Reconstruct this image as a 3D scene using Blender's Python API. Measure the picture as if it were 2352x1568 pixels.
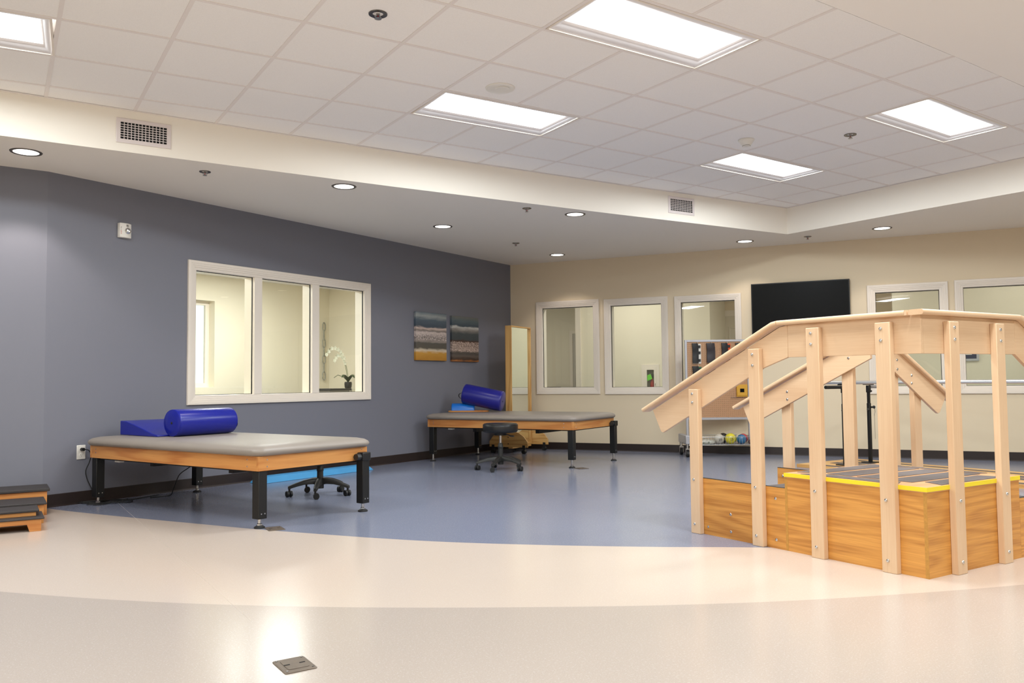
import bpy, bmesh, math, random
from mathutils import Vector, Matrix
R = math.radians
for o in list(bpy.data.objects):
    bpy.data.objects.remove(o)
S = bpy.context.scene
COL = S.collection
random.seed(7)

# ------------------------------------------------------------------ camera
cd = bpy.data.cameras.new('camera')
cd.sensor_width = 36.0
cd.lens = 36.0 * 1900.0 / 2352.0
cd.clip_start, cd.clip_end = 0.05, 100
cam = bpy.data.objects.new('camera', cd)
COL.objects.link(cam)
YAW, PIT, ROL, CH = 0.5655092, 0.0502377, -0.0099838, 0.965
_f = Vector((math.sin(YAW)*math.cos(PIT), math.cos(YAW)*math.cos(PIT), math.sin(PIT)))
_r = Vector((math.cos(YAW), -math.sin(YAW), 0))
_u = _r.cross(_f)
_r2 = math.cos(ROL)*_r + math.sin(ROL)*_u
_u2 = -math.sin(ROL)*_r + math.cos(ROL)*_u
cam.matrix_world = Matrix(((_r2.x, _u2.x, -_f.x, 0), (_r2.y, _u2.y, -_f.y, 0), (_r2.z, _u2.z, -_f.z, CH), (0, 0, 0, 1)))
S.camera = cam

# ------------------------------------------------------------------ world, exposure
w = bpy.data.worlds.new('daylight')
S.world = w
w.use_nodes = True
w.node_tree.nodes['Background'].inputs[0].default_value = (0.95, 0.98, 1.0, 1)
w.node_tree.nodes['Background'].inputs[1].default_value = 1.6
S.view_settings.view_transform = 'Standard'
S.view_settings.look = 'None'
S.view_settings.exposure = 0.0
S.view_settings.gamma = 1.0
S.view_settings.use_curve_mapping = False
S.cycles.use_denoising = True
S.cycles.max_bounces = 10
S.cycles.diffuse_bounces = 6
S.cycles.transparent_max_bounces = 16
S.cycles.sample_clamp_indirect = 6.0

TROFFER_E = 42.0       # radiance of the lit lens of a ceiling panel
DOWNLIGHT_W = 17.0    # each recessed downlight
CORRIDOR_E = 10.0
OFFICE_E = 25.0

# ------------------------------------------------------------------ materials
def lin(c):
    c = c/255.0
    return c/12.92 if c <= 0.04045 else ((c+0.055)/1.055)**2.4

def C(r, g, b):
    return (lin(r), lin(g), lin(b), 1)

MATS = {}
class NT:
    def __init__(s, name):
        s.m = bpy.data.materials.new(name)
        s.m.use_nodes = True
        s.t = s.m.node_tree
        s.b = s.t.nodes['Principled BSDF']
        s.out = s.t.nodes['Material Output']
    def n(s, typ, **kw):
        nd = s.t.nodes.new(typ)
        for k, v in kw.items():
            if k.startswith('i_'):
                nd.inputs[k[2:].replace('_', ' ')].default_value = v
            elif k.startswith('x'):
                nd.inputs[int(k[1:])].default_value = v
            else:
                setattr(nd, k, v)
        return nd
    def l(s, a, b):
        s.t.links.new(a, b)
    def math(s, op, a, b=None, c=None):
        nd = s.n('ShaderNodeMath', operation=op)
        for i, v in enumerate((a, b, c)):
            if v is None:
                continue
            if isinstance(v, (int, float)):
                nd.inputs[i].default_value = v
            else:
                s.l(v, nd.inputs[i])
        return nd.outputs[0]
    def mix(s, fac, a, b):
        nd = s.n('ShaderNodeMix', data_type='RGBA')
        for sock, v in ((nd.inputs[0], fac), (nd.inputs[6], a), (nd.inputs[7], b)):
            if isinstance(v, (int, float)):
                sock.default_value = v
            elif isinstance(v, tuple):
                sock.default_value = v
            else:
                s.l(v, sock)
        return nd.outputs[2]
    def coords(s, scale=(1, 1, 1), rnd=False, kind='Object'):
        tc = s.n('ShaderNodeTexCoord')
        src = tc.outputs[kind]
        if rnd:
            oi = s.n('ShaderNodeObjectInfo')
            mu = s.math('MULTIPLY', oi.outputs['Random'], 17.0)
            va = s.n('ShaderNodeVectorMath', operation='ADD')
            s.l(src, va.inputs[0]); s.l(mu, va.inputs[1])
            src = va.outputs[0]
        mp = s.n('ShaderNodeMapping')
        mp.inputs['Scale'].default_value = scale
        s.l(src, mp.inputs[0])
        return mp.outputs[0]
    def noise(s, vec, scale, detail=2.0, dist=0.0, rough=0.5):
        nd = s.n('ShaderNodeTexNoise')
        nd.inputs['Scale'].default_value = scale
        nd.inputs['Detail'].default_value = detail
        nd.inputs['Distortion'].default_value = dist
        nd.inputs['Roughness'].default_value = rough
        s.l(vec, nd.inputs['Vector'])
        return nd.outputs[0]
    def ramp(s, fac, stops, interp='LINEAR'):
        nd = s.n('ShaderNodeValToRGB')
        cr = nd.color_ramp
        cr.interpolation = interp
        while len(cr.elements) > 1:
            cr.elements.remove(cr.elements[-1])
        cr.elements[0].position, cr.elements[0].color = stops[0]
        for p, c in stops[1:]:
            e = cr.elements.new(p)
            e.color = c
        s.l(fac, nd.inputs[0])
        return nd.outputs[0]
    def bump(s, h, strength, dist=0.002):
        nd = s.n('ShaderNodeBump')
        nd.inputs['Strength'].default_value = strength
        nd.inputs['Distance'].default_value = dist
        s.l(h, nd.inputs['Height'])
        s.l(nd.outputs[0], s.b.inputs['Normal'])

def mat(name, col, rough=0.5, metal=0.0, spec=0.5, var=0.0, vscale=30, bump=0.0, bscale=300, coat=0.0):
    if name in MATS:
        return MATS[name]
    t = NT(name)
    t.b.inputs['Roughness'].default_value = rough
    t.b.inputs['Metallic'].default_value = metal
    t.b.inputs['Specular IOR Level'].default_value = spec
    t.b.inputs['Coat Weight'].default_value = coat
    t.b.inputs['Base Color'].default_value = col
    if var or bump:
        v = t.coords()
    if var:
        nz = t.noise(v, vscale, 3)
        k = t.ramp(nz, [(0.3, tuple(max(0, x*(1-var)) for x in col[:3])+(1,)), (0.7, tuple(min(1, x*(1+var)) for x in col[:3])+(1,))])
        t.l(k, t.b.inputs['Base Color'])
    if bump:
        t.bump(t.noise(v, bscale, 2), bump)
    MATS[name] = t.m
    return t.m

def emit(name, col, strength):
    if name in MATS:
        return MATS[name]
    t = NT(name)
    t.b.inputs['Base Color'].default_value = (0.8, 0.8, 0.8, 1)
    t.b.inputs['Emission Color'].default_value = col
    t.b.inputs['Emission Strength'].default_value = strength
    t.m.cycles.emission_sampling = 'NONE'
    MATS[name] = t.m
    return t.m

def wood(name, light, dark, axis, grain=1.0, bands=9.0, fine=0.35, rough=0.42, stretch=9.0, along=0.9, detail=2.0):
    if name in MATS:
        return MATS[name]
    t = NT(name)
    sc = [stretch, stretch, stretch]
    sc['xyz'.index(axis)] = along
    v = t.coords(tuple(sc), rnd=True)
    n1 = t.noise(v, 1.0*grain, detail, 0.15)
    wv = t.math('SINE', t.math('MULTIPLY', n1, bands*6.283))
    wv = t.math('POWER', t.math('MULTIPLY_ADD', wv, 0.5, 0.5), 1.6)
    sc2 = [170.0]*3
    sc2['xyz'.index(axis)] = 5.0
    v2 = t.coords(tuple(sc2), rnd=True)
    n2 = t.noise(v2, 1.0, 2.0)
    sc3 = [2.5]*3
    sc3['xyz'.index(axis)] = 0.6
    n3 = t.noise(t.coords(tuple(sc3), rnd=True), 1.0, 2.0)
    f = t.math('MULTIPLY_ADD', wv, 1.0-fine, t.math('MULTIPLY', t.math('SUBTRACT', n2, 0.25), fine*2))
    f = t.math('MULTIPLY_ADD', t.math('SUBTRACT', n3, 0.5), 0.5, f)
    col = t.ramp(f, [(0.0, light), (1.0, dark)])
    t.l(col, t.b.inputs['Base Color'])
    t.b.inputs['Roughness'].default_value = rough
    t.bump(n2, 0.06, 0.001)
    MATS[name] = t.m
    return t.m

def glass(name, tint):
    t = NT(name)
    t.t.nodes.remove(t.b)
    tr = t.n('ShaderNodeBsdfTransparent'); tr.inputs[0].default_value = tint
    gl = t.n('ShaderNodeBsdfGlossy'); gl.inputs[0].default_value = (1, 1, 1, 1); gl.inputs[1].default_value = 0.0
    fr = t.n('ShaderNodeFresnel'); fr.inputs[0].default_value = 1.45
    mx = t.n('ShaderNodeMixShader')
    ge = t.n('ShaderNodeNewGeometry')
    t.l(t.math('MULTIPLY', fr.outputs[0], t.math('SUBTRACT', 1.0, ge.outputs['Backfacing'])), mx.inputs[0]); t.l(tr.outputs[0], mx.inputs[1]); t.l(gl.outputs[0], mx.inputs[2])
    t.l(mx.outputs[0], t.out.inputs[0])
    return t.m

def floor_vinyl(name, col, speck):
    t = NT(name)
    v = t.coords()
    n1 = t.noise(v, 230, 1, 0, 0.5)
    n2 = t.noise(v, 0.5, 1)
    n3 = t.noise(v, 120, 0)
    a = tuple(x*(1-speck) for x in col[:3])+(1,)
    b = tuple(min(1, x*(1+speck)) for x in col[:3])+(1,)
    k = t.ramp(n1, [(0.3, a), (0.5, col), (0.72, b)])
    k = t.mix(t.math('MULTIPLY', t.math('GREATER_THAN', n3, 0.68), 0.10), k, (0.75, 0.73, 0.7, 1))
    t.l(k, t.b.inputs['Base Color'])
    t.l(t.math('MULTIPLY_ADD', n2, 0.08, 0.17), t.b.inputs['Roughness'])
    t.b.inputs['Specular IOR Level'].default_value = 0.45
    return t.m

def acoustic(name, col):
    t = NT(name)
    v = t.coords()
    n1 = t.noise(v, 260, 3, 0, 0.7)
    k = t.ramp(n1, [(0.30, tuple(x*0.93 for x in col[:3])+(1,)), (0.55, col)])
    t.l(k, t.b.inputs['Base Color'])
    t.b.inputs['Roughness'].default_value = 0.9
    t.b.inputs['Specular IOR Level'].default_value = 0.1
    t.bump(n1, 0.15, 0.002)
    return t.m

M = {}
M['tile'] = acoustic('acoustic_tile', C(245, 242, 239))
M['bar'] = mat('grid_bar_enamel', C(233, 226, 222), 0.6, spec=0.3)
M['soffit'] = mat('soffit_paint', C(243, 237, 226), 0.7, spec=0.3, bump=0.03)
M['panel'] = mat('ceiling_plaster', C(244, 239, 233), 0.8, spec=0.2, bump=0.03)
M['blue'] = mat('slate_blue_paint', C(118, 119, 129), 0.5, spec=0.35, bump=0.04)
M['beige'] = mat('beige_paint', C(222, 206, 178), 0.55, spec=0.35, bump=0.04)
M['cream'] = mat('cream_paint', C(226, 218, 198), 0.6, spec=0.3, bump=0.03)
M['trimw'] = mat('white_trim_enamel', C(230, 220, 207), 0.35, spec=0.5)
M['base'] = mat('dark_brown_rubber_base', C(38, 27, 25), 0.45)
M['f_blue'] = floor_vinyl('blue_sheet_vinyl', C(119, 124, 142), 0.06)
M['f_beige'] = floor_vinyl('cream_sheet_vinyl', C(194, 179, 166), 0.03)
M['f_grey'] = floor_vinyl('taupe_sheet_vinyl', C(172, 160, 150), 0.07)
M['seam'] = mat('weld_seam', C(206, 192, 180), 0.3)
M['black'] = mat('black_powder_coat', C(12, 12, 12), 0.45)
M['blackplastic'] = mat('black_plastic', C(34, 34, 33), 0.45)
M['rubber'] = mat('black_rubber', C(22, 22, 22), 0.6)
M['chrome'] = mat('chrome', C(205, 205, 205), 0.12, metal=1.0)
M['steel'] = mat('brushed_steel', C(186, 184, 182), 0.28, metal=1.0)
M['railsteel'] = mat('polished_rail_steel', C(226, 226, 226), 0.3, metal=0.85)
M['alu'] = mat('satin_aluminium', C(178, 178, 184), 0.4, metal=0.6)
M['vinyl'] = mat('taupe_vinyl_upholstery', C(140, 131, 122), 0.42, var=0.03, vscale=3, bump=0.05, bscale=500)
M['seatvinyl'] = mat('black_vinyl_upholstery', C(25, 25, 26), 0.35, bump=0.05, bscale=400)
M['bvinyl'] = mat('royal_blue_vinyl', C(16, 28, 138), 0.28, bump=0.03, bscale=40)
M['bvinyl2'] = mat('navy_blue_vinyl', C(28, 30, 130), 0.3, bump=0.03, bscale=40)
M['ltblue'] = mat('bright_blue_vinyl', C(24, 112, 205), 0.3, bump=0.03, bscale=40)
M['foam'] = mat('sky_blue_foam', C(68, 148, 202), 0.6, var=0.05, vscale=6)
MAPLE = (C(224, 192, 156), C(206, 166, 128))
for a in 'xyz':
    M['maple_'+a] = wood('maple_'+a, MAPLE[0], MAPLE[1], a, 0.8, 1.6, 0.4, 0.4, 5)
    M['oak_'+a] = wood('oak_'+a, C(222, 160, 80), C(176, 114, 48), a, 1.0, 11.0, 0.55, 0.42, 6, 0.55, 1.0)
    M['fir_'+a] = wood('fir_'+a, C(206, 146, 82), C(176, 108, 52), a, 0.9, 4.0, 0.35, 0.4, 9)
    M['birch_'+a] = wood('birch_'+a, C(216, 164, 112), C(196, 138, 86), a, 0.8, 2.5, 0.35, 0.42, 8)
    M['pine_'+a] = wood('pine_'+a, C(222, 178, 112), C(186, 132, 68), a, 0.9, 4.5, 0.35, 0.42, 10)
M['oakedge'] = mat('ply_edge_band', C(190, 138, 62), 0.5, var=0.1, vscale=60)
M['yellow'] = mat('yellow_edge_tape', C(240, 216, 40), 0.45)
M['grip'] = mat('charcoal_grip_strip', C(92, 82, 78), 0.7, var=0.12, vscale=200, bump=0.2, bscale=600)
M['gripblk'] = mat('black_ribbed_rubber', C(52, 47, 46), 0.6, var=0.1, vscale=120, bump=0.15, bscale=500)
M['mirror'] = mat('mirror_silver', (0.86, 0.9, 0.86, 1), 0.0, metal=1.0)
M['glass'] = glass('window_glass', (0.95, 0.975, 0.945, 1))
M['clearglass'] = glass('cabinet_glass', (0.96, 0.975, 0.96, 1))
M['gap_shadow'] = mat('gap_shadow_black', C(14, 14, 13), 0.6)  # black for the shadow gap painted around each pane
M['white'] = mat('white_plastic', C(228, 224, 216), 0.4)
M['grille'] = mat('white_grille_enamel', C(222, 212, 210), 0.4)
M['hole_dark'] = mat('painted_hole_dark', C(10, 8, 8), 0.9)  # near-black colour standing in for the shade inside holes
M['bronze'] = mat('bronze_floor_plate', C(112, 100, 88), 0.45, metal=0.4, var=0.08, vscale=40)
M['screen'] = mat('black_screen', C(5, 5, 5), 0.3, spec=0.12)
M['refl'] = mat('white_reflector', C(226, 222, 222), 0.5)
M['lens'] = emit('lit_lens', (1.0, 0.98, 0.96, 1), 3.0)
M['dlens'] = emit('downlight_lens', (1.0, 0.93, 0.84, 1), 3.0)
M['clens'] = emit('corridor_lens', (1.0, 0.96, 0.9, 1), 2.5)
M['olens'] = emit('office_lens', (1.0, 0.98, 0.92, 1), 2.5)
M['dtrim'] = mat('grey_trim_ring', C(96, 90, 84), 0.4, metal=0.5)
M['sprk'] = mat('dark_chrome_escutcheon', C(110, 108, 110), 0.25, metal=0.9)
M['redbulb'] = mat('red_glass_bulb', C(150, 16, 24), 0.2)
M['fireRed'] = mat('red_enamel', C(176, 34, 28), 0.35)
M['redink'] = mat('red_print', C(200, 44, 40), 0.6)
M['ink'] = mat('black_print', C(20, 20, 20), 0.6)
M['green'] = mat('lime_tag', C(120, 220, 60), 0.6)
M['paper'] = mat('white_label', C(225, 222, 214), 0.6)
M['slate'] = mat('slate_picture_mat', C(52, 58, 84), 0.7)

# ------------------------------------------------------------------ mesh helpers
class MB:
    def __init__(s):
        s.v, s.f, s.mi = [], [], []
    def add(s, vs, fs, m=0, T=None):
        k = len(s.v)
        s.v += [tuple(T @ Vector(p)) if T else tuple(p) for p in vs]
        for f in fs:
            s.f.append([i+k for i in f]); s.mi.append(m)
        return s
    def box(s, x0, x1, y0, y1, z0, z1, m=0, T=None):
        vs = [(x0, y0, z0), (x1, y0, z0), (x1, y1, z0), (x0, y1, z0), (x0, y0, z1), (x1, y0, z1), (x1, y1, z1), (x0, y1, z1)]
        return s.add(vs, [(0, 3, 2, 1), (4, 5, 6, 7), (0, 1, 5, 4), (1, 2, 6, 5), (2, 3, 7, 6), (3, 0, 4, 7)], m, T)
    def prism(s, poly, plane, a, b, m=0, T=None):
        n = len(poly)
        def P(p, c):
            return {'xy': (p[0], p[1], c), 'xz': (p[0], c, p[1]), 'yz': (c, p[0], p[1])}[plane]
        vs = [P(p, a) for p in poly]+[P(p, b) for p in poly]
        fs = [tuple(range(n)), tuple(range(2*n-1, n-1, -1))]+[(i, (i+1) % n, n+(i+1) % n, n+i) for i in range(n)]
        return s.add(vs, fs, m, T)
    def rings(s, rings, m=0, cap0=True, cap1=True, T=None):
        n = len(rings[0])
        vs = [p for r in rings for p in r]
        fs = []
        for k in range(len(rings)-1):
            for i in range(n):
                j = (i+1) % n
                fs.append((k*n+i, k*n+j, (k+1)*n+j, (k+1)*n+i))
        if cap0: fs.append(tuple(range(n-1, -1, -1)))
        if cap1: fs.append(tuple((len(rings)-1)*n+i for i in range(n)))
        return s.add(vs, fs, m, T)
    def lathe(s, prof, seg=20, c=(0, 0, 0), m=0, T=None, cap0=True, cap1=True):
        rg = [[(c[0]+r*math.cos(2*math.pi*i/seg), c[1]+r*math.sin(2*math.pi*i/seg), c[2]+z) for i in range(seg)] for r, z in prof]
        return s.rings(rg, m, cap0, cap1, T)
    def tube(s, path, r, seg=8, m=0, closed=False, T=None):
        P = [Vector(p) for p in path]
        n = len(P)
        rg = []
        up = None
        for i in range(n):
            if closed:
                d = P[(i+1) % n]-P[i-1]
            else:
                d = P[min(i+1, n-1)]-P[max(i-1, 0)]
            d.normalize()
            if up is None:
                up = Vector((0, 0, 1)) if abs(d.z) < 0.9 else Vector((1, 0, 0))
            a = d.cross(up)
            if a.length < 1e-5:
                a = d.orthogonal()
            a.normalize()
            b = a.cross(d).normalized()
            up = b
            rr = r[i] if isinstance(r, (list, tuple)) else r
            rg.append([tuple(P[i]+a*rr*math.cos(2*math.pi*k/seg)+b*rr*math.sin(2*math.pi*k/seg)) for k in range(seg)])
        if closed:
            rg.append(rg[0])
            return s.rings(rg, m, False, False, T)
        return s.rings(rg, m, True, True, T)
    def cyl(s, p0, p1, r, seg=14, m=0, T=None):
        return s.tube([p0, p1], r, seg, m, False, T)
    def build(s, name, mats, parent=None, smooth=False, bevel=0.0, ang=35, seg=2):
        me = bpy.data.meshes.new(name)
        me.from_pydata(s.v, [], s.f)
        for mt in (mats if isinstance(mats, (list, tuple)) else [mats]):
            me.materials.append(mt)
        me.polygons.foreach_set('material_index', s.mi)
        bm = bmesh.new(); bm.from_mesh(me)
        bmesh.ops.recalc_face_normals(bm, faces=bm.faces)
        bm.to_mesh(me); bm.free()
        if smooth or bevel:
            me.polygons.foreach_set('use_smooth', [True]*len(me.polygons))
            me.set_sharp_from_angle(angle=R(ang))
        o = bpy.data.objects.new(name, me)
        COL.objects.link(o)
        if parent: o.parent = parent
        if bevel:
            md = o.modifiers.new('bevel', 'BEVEL'); md.width = bevel; md.segments = seg; md.limit_method = 'ANGLE'; md.angle_limit = R(40)
            md.harden_normals = False
        return o

def rrect(hx, hy, r, z, seg=4, c=(0, 0)):
    pts = []
    for qx, qy, a0 in ((1, 1, 0), (-1, 1, 90), (-1, -1, 180), (1, -1, 270)):
        for k in range(seg+1):
            a = R(a0+90*k/seg)
            pts.append((c[0]+qx*(hx-r)+r*math.cos(a), c[1]+qy*(hy-r)+r*math.sin(a), z))
    return pts

def thing(name, label, cat, loc=(0, 0, 0), rz=0.0, group=None):
    o = bpy.data.objects.new(name, None)
    o.empty_display_size = 0.1
    COL.objects.link(o)
    o.location = loc; o.rotation_euler = (0, 0, rz)
    o['label'] = label; o['category'] = cat
    if group: o['group'] = group
    return o

def tag(o, label, cat, group=None, loc=None, rz=None):
    o['label'] = label; o['category'] = cat
    if group: o['group'] = group
    if loc is not None: o.location = loc
    if rz is not None: o.rotation_euler = (0, 0, rz)
    return o

def struct(o):
    o['kind'] = 'structure'
    return o

def sroot(name, loc=(0, 0, 0), rz=0.0):
    o = bpy.data.objects.new(name, None)
    COL.objects.link(o); o.location = loc; o.rotation_euler = (0, 0, rz); o['kind'] = 'structure'
    return o

def dup(root, loc=None, rz=None, label=None):
    def cp(o, par):
        c = o.copy(); COL.objects.link(c)
        if par: c.parent = par
        for ch in list(o.children): cp(ch, c)
        return c
    r = cp(root, None)
    if loc is not None: r.location = loc
    if rz is not None: r.rotation_euler = (0, 0, rz)
    if label: r['label'] = label
    return r

def text_mesh(name, body, size, mt, parent, T, extrude=0.0004):
    cu = bpy.data.curves.new(name, 'FONT')
    cu.body = body; cu.size = size; cu.extrude = extrude; cu.align_x = 'CENTER'; cu.align_y = 'CENTER'
    cu.resolution_u = 2
    tmp = bpy.data.objects.new('tmp_text', cu)
    COL.objects.link(tmp)
    dg = bpy.context.evaluated_depsgraph_get()
    me = bpy.data.meshes.new_from_object(tmp.evaluated_get(dg))
    bpy.data.objects.remove(tmp)
    me.name = name
    me.transform(T)
    me.materials.clear(); me.materials.append(mt)
    o = bpy.data.objects.new(name, me); COL.objects.link(o)
    if parent: o.parent = parent
    return o

# ------------------------------------------------------------------ frames of the two long walls
LF = Vector((0.393, 7.676, 0)); C0 = Vector((6.603, 10.434, 0))
AB = math.atan2(10.434-7.676, 6.603-0.393)          # blue wall
RF = Vector((10.165, 5.03, 0))
AE = math.atan2(5.03-10.434, 10.165-6.603)          # beige wall
TB = Matrix.Translation(LF) @ Matrix.Rotation(AB, 4, 'Z')
TE = Matrix.Translation(C0) @ Matrix.Rotation(AE, 4, 'Z')
def Bp(s, h=0.0, off=0.0): return TB @ Vector((s, -off, h))
def Ep(s, h=0.0, off=0.0): return TE @ Vector((s, -off, h))
HS = 2.7315      # soffit underside
HC = 3.048       # tile ceiling

# ------------------------------------------------------------------ floor
def hermite(pts, xs):
    X = [p[0] for p in pts]; Y = [p[1] for p in pts]; n = len(X)
    dl = [(Y[i+1]-Y[i])/(X[i+1]-X[i]) for i in range(n-1)]
    mm = [dl[0]]+[(dl[i-1]+dl[i])/2 for i in range(1, n-1)]+[dl[-1]]
    out = []
    for x in xs:
        i = max(0, min(n-2, next((k for k in range(n-1) if x <= X[k+1]), n-2)))
        h = X[i+1]-X[i]; t = (x-X[i])/h
        out.append((2*t**3-3*t*t+1)*Y[i]+(t**3-2*t*t+t)*h*mm[i]+(-2*t**3+3*t*t)*Y[i+1]+(t**3-t*t)*h*mm[i+1])
    return out
GREY = [(-5, 11.5), (-2, 7.35), (-0.6, 5.5), (0.071, 4.677), (0.406, 4.3), (0.725, 3.981), (1.036, 3.71), (1.344, 3.467), (1.654, 3.246), (1.968, 3.038), (2.448, 2.742), (2.965, 2.473), (3.553, 2.231), (4.117, 2.036), (5, 1.8), (6.5, 1.55), (9, 1.4), (15, 1.5)]
BLUE = [(-5, 15.9), (-2, 12.5), (0.2, 8.1), (0.436, 7.617), (0.669, 7.174), (0.917, 6.74), (1.261, 6.164), (1.553, 5.677), (1.814, 5.293), (2.08, 4.917), (2.342, 4.59), (2.726, 4.201), (3.311, 3.698), (3.594, 3.49), (3.89, 3.265), (4.6, 2.85), (5.6, 2.45), (7, 2.15), (9, 2.0), (15, 2.3)]
xs = [-5+0.5*i for i in range(10)]+[0+0.06*i for i in range(100)]+[6+0.5*i for i in range(19)]
yg = hermite(GREY, xs); yb = hermite(BLUE, xs)
mb = MB()
for i in range(len(xs)-1):
    a, b = xs[i], xs[i+1]
    mb.add([(a, -5, 0), (b, -5, 0), (b, yg[i+1], 0), (a, yg[i], 0)], [(0, 1, 2, 3)], 2)
    mb.add([(a, yg[i], 0), (b, yg[i+1], 0), (b, yb[i+1], 0), (a, yb[i], 0)], [(0, 1, 2, 3)], 1)
    mb.add([(a, yb[i], 0), (b, yb[i+1], 0), (b, 16, 0), (a, 16, 0)], [(0, 1, 2, 3)], 0)
floor = struct(mb.build('floor', [M['f_blue'], M['f_beige'], M['f_grey']]))
bmf = bmesh.new(); bmf.from_mesh(floor.data)
for f in bmf.faces:
    if f.normal.z < 0: f.normal_flip()
bmf.to_mesh(floor.data); bmf.free()
MB().box(-2.2, 2.4, -0.0006, 0.0006, 0.0002, 0.0006, T=Matrix.Translation((0.939, 5.9, 0)) @ Matrix.Rotation(R(-90.1), 4, 'Z')).build('weld_seam', M['seam'], floor)

# ------------------------------------------------------------------ walls
def wall(name, T, L, H, th, holes, mats, z0=0.0):
    """A wall in its own frame: x along, y into the wall, holes (x0, x1, z0, z1) with lined reveals."""
    xs = sorted({0.0, L} | {h[0] for h in holes} | {h[1] for h in holes})
    zs = sorted({z0, H} | {h[2] for h in holes} | {h[3] for h in holes})
    m = MB()
    for i in range(len(xs)-1):
        for j in range(len(zs)-1):
            xc, zc = (xs[i]+xs[i+1])/2, (zs[j]+zs[j+1])/2
            if any(h[0] < xc < h[1] and h[2] < zc < h[3] for h in holes): continue
            q = [(xs[i], zs[j]), (xs[i+1], zs[j]), (xs[i+1], zs[j+1]), (xs[i], zs[j+1])]
            m.add([(p[0], 0, p[1]) for p in q], [(0, 1, 2, 3)], 0)
            m.add([(p[0], th, p[1]) for p in q], [(3, 2, 1, 0)], 1)
    for h in holes:
        c = [(h[0], h[2]), (h[1], h[2]), (h[1], h[3]), (h[0], h[3])]
        for k in range(4):
            a, b = c[k], c[(k+1) % 4]
            m.add([(a[0], 0, a[1]), (b[0], 0, b[1]), (b[0], th, b[1]), (a[0], th, a[1])], [(0, 1, 2, 3)], 2)
    c = [(0, z0), (L, z0), (L, H), (0, H)]
    for k in range(4):
        a, b = c[k], c[(k+1) % 4]
        m.add([(a[0], 0, a[1]), (b[0], 0, b[1]), (b[0], th, b[1]), (a[0], th, a[1])], [(0, 1, 2, 3)], 0)
    bm_me = m.build(name, mats)
    bm_me.matrix_world = T
    return struct(bm_me)

LBL = (C0-LF).length
BWIN = (1.302, 3.770, 0.788, 2.163)
EWIN = [(0.414, 1.390, 0.797, 2.152), (1.461, 2.381, 0.792, 2.142), (2.472, 3.367, 0.790, 2.132), (4.905, 5.806, 0.784, 2.142), (5.874, 7.15, 0.784, 2.150)]
ECASE = [0.098, 0.098, 0.088, 0.096, 0.094]
bt = 0.15
bl, bz0, bz1 = (1.393, 3.679), 0.879, 2.072
wall('wall_left', TB, LBL+0.06, HS, bt, [(bl[0], bl[1], bz0, bz1)], [M['blue'], M['cream'], M['trimw']])
eholes = [(a+c, b-c, z0+c, z1-c) for (a, b, z0, z1), c in zip(EWIN, ECASE)]
LE = 8.6
wall('wall_back', TE, LE, HS, bt, eholes, [M['beige'], M['cream'], M['trimw']])
TA = Matrix.Translation((-4.6, 7.44, 0)) @ Matrix.Rotation(math.atan2(7.676-7.44, 0.393+4.6), 4, 'Z')
wall('wall_corner', TA, math.hypot(4.993, 0.236), HS, bt, [], [M['blue'], M['cream'], M['trimw']])
ew = Ep(LE)
struct(MB().box(-4.75, -4.6, -4, 8, 0, 3.25).build('wall_west', M['cream']))
struct(MB().box(-4.75, ew.x+0.2, -4.15, -4, 0, 3.25).build('wall_front', M['cream']))
struct(MB().box(ew.x, ew.x+0.15, -4, ew.y+0.1, 0, 3.25).build('wall_right', M['cream']))

# soffit ring around the raised tile ceiling
inner = [(-4.6, 6.64), (0.045, 6.734), (1.5, 6.742), (3.03, 6.748), (5.6, 6.70), (8.155, 6.60), (8.203, 5.005), (8.265, 3.944), (8.42, 1.5), (8.5, -4.0)]
outer = [(ew.x+0.1, -4.0), (ew.x+0.1, ew.y+0.05), tuple((Ep(0, 0, -0.08)+Vector((0.02, 0.03, 0)))[:2]), tuple(Bp(0.02, 0, -0.08)[:2]), (-4.6, 7.52)]
m = MB(); m.prism(inner+outer, 'xy', HS, 3.205)
struct(m.build('ceiling_soffit', M['soffit']))

# baseboards
def baseboard(name, T, L):
    m = MB(); m.prism([(0, 0), (-0.016, 0), (-0.007, 0.012), (-0.006, 0.098), (-0.002, 0.102), (0, 0.102)], 'yz', 0, L)
    o = m.build(name, M['base']); o.matrix_world = T
    return struct(o)
baseboard('baseboard_left', TB, LBL)
baseboard('baseboard_back', TE, LE)
baseboard('baseboard_corner', TA, math.hypot(4.993, 0.236))

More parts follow.
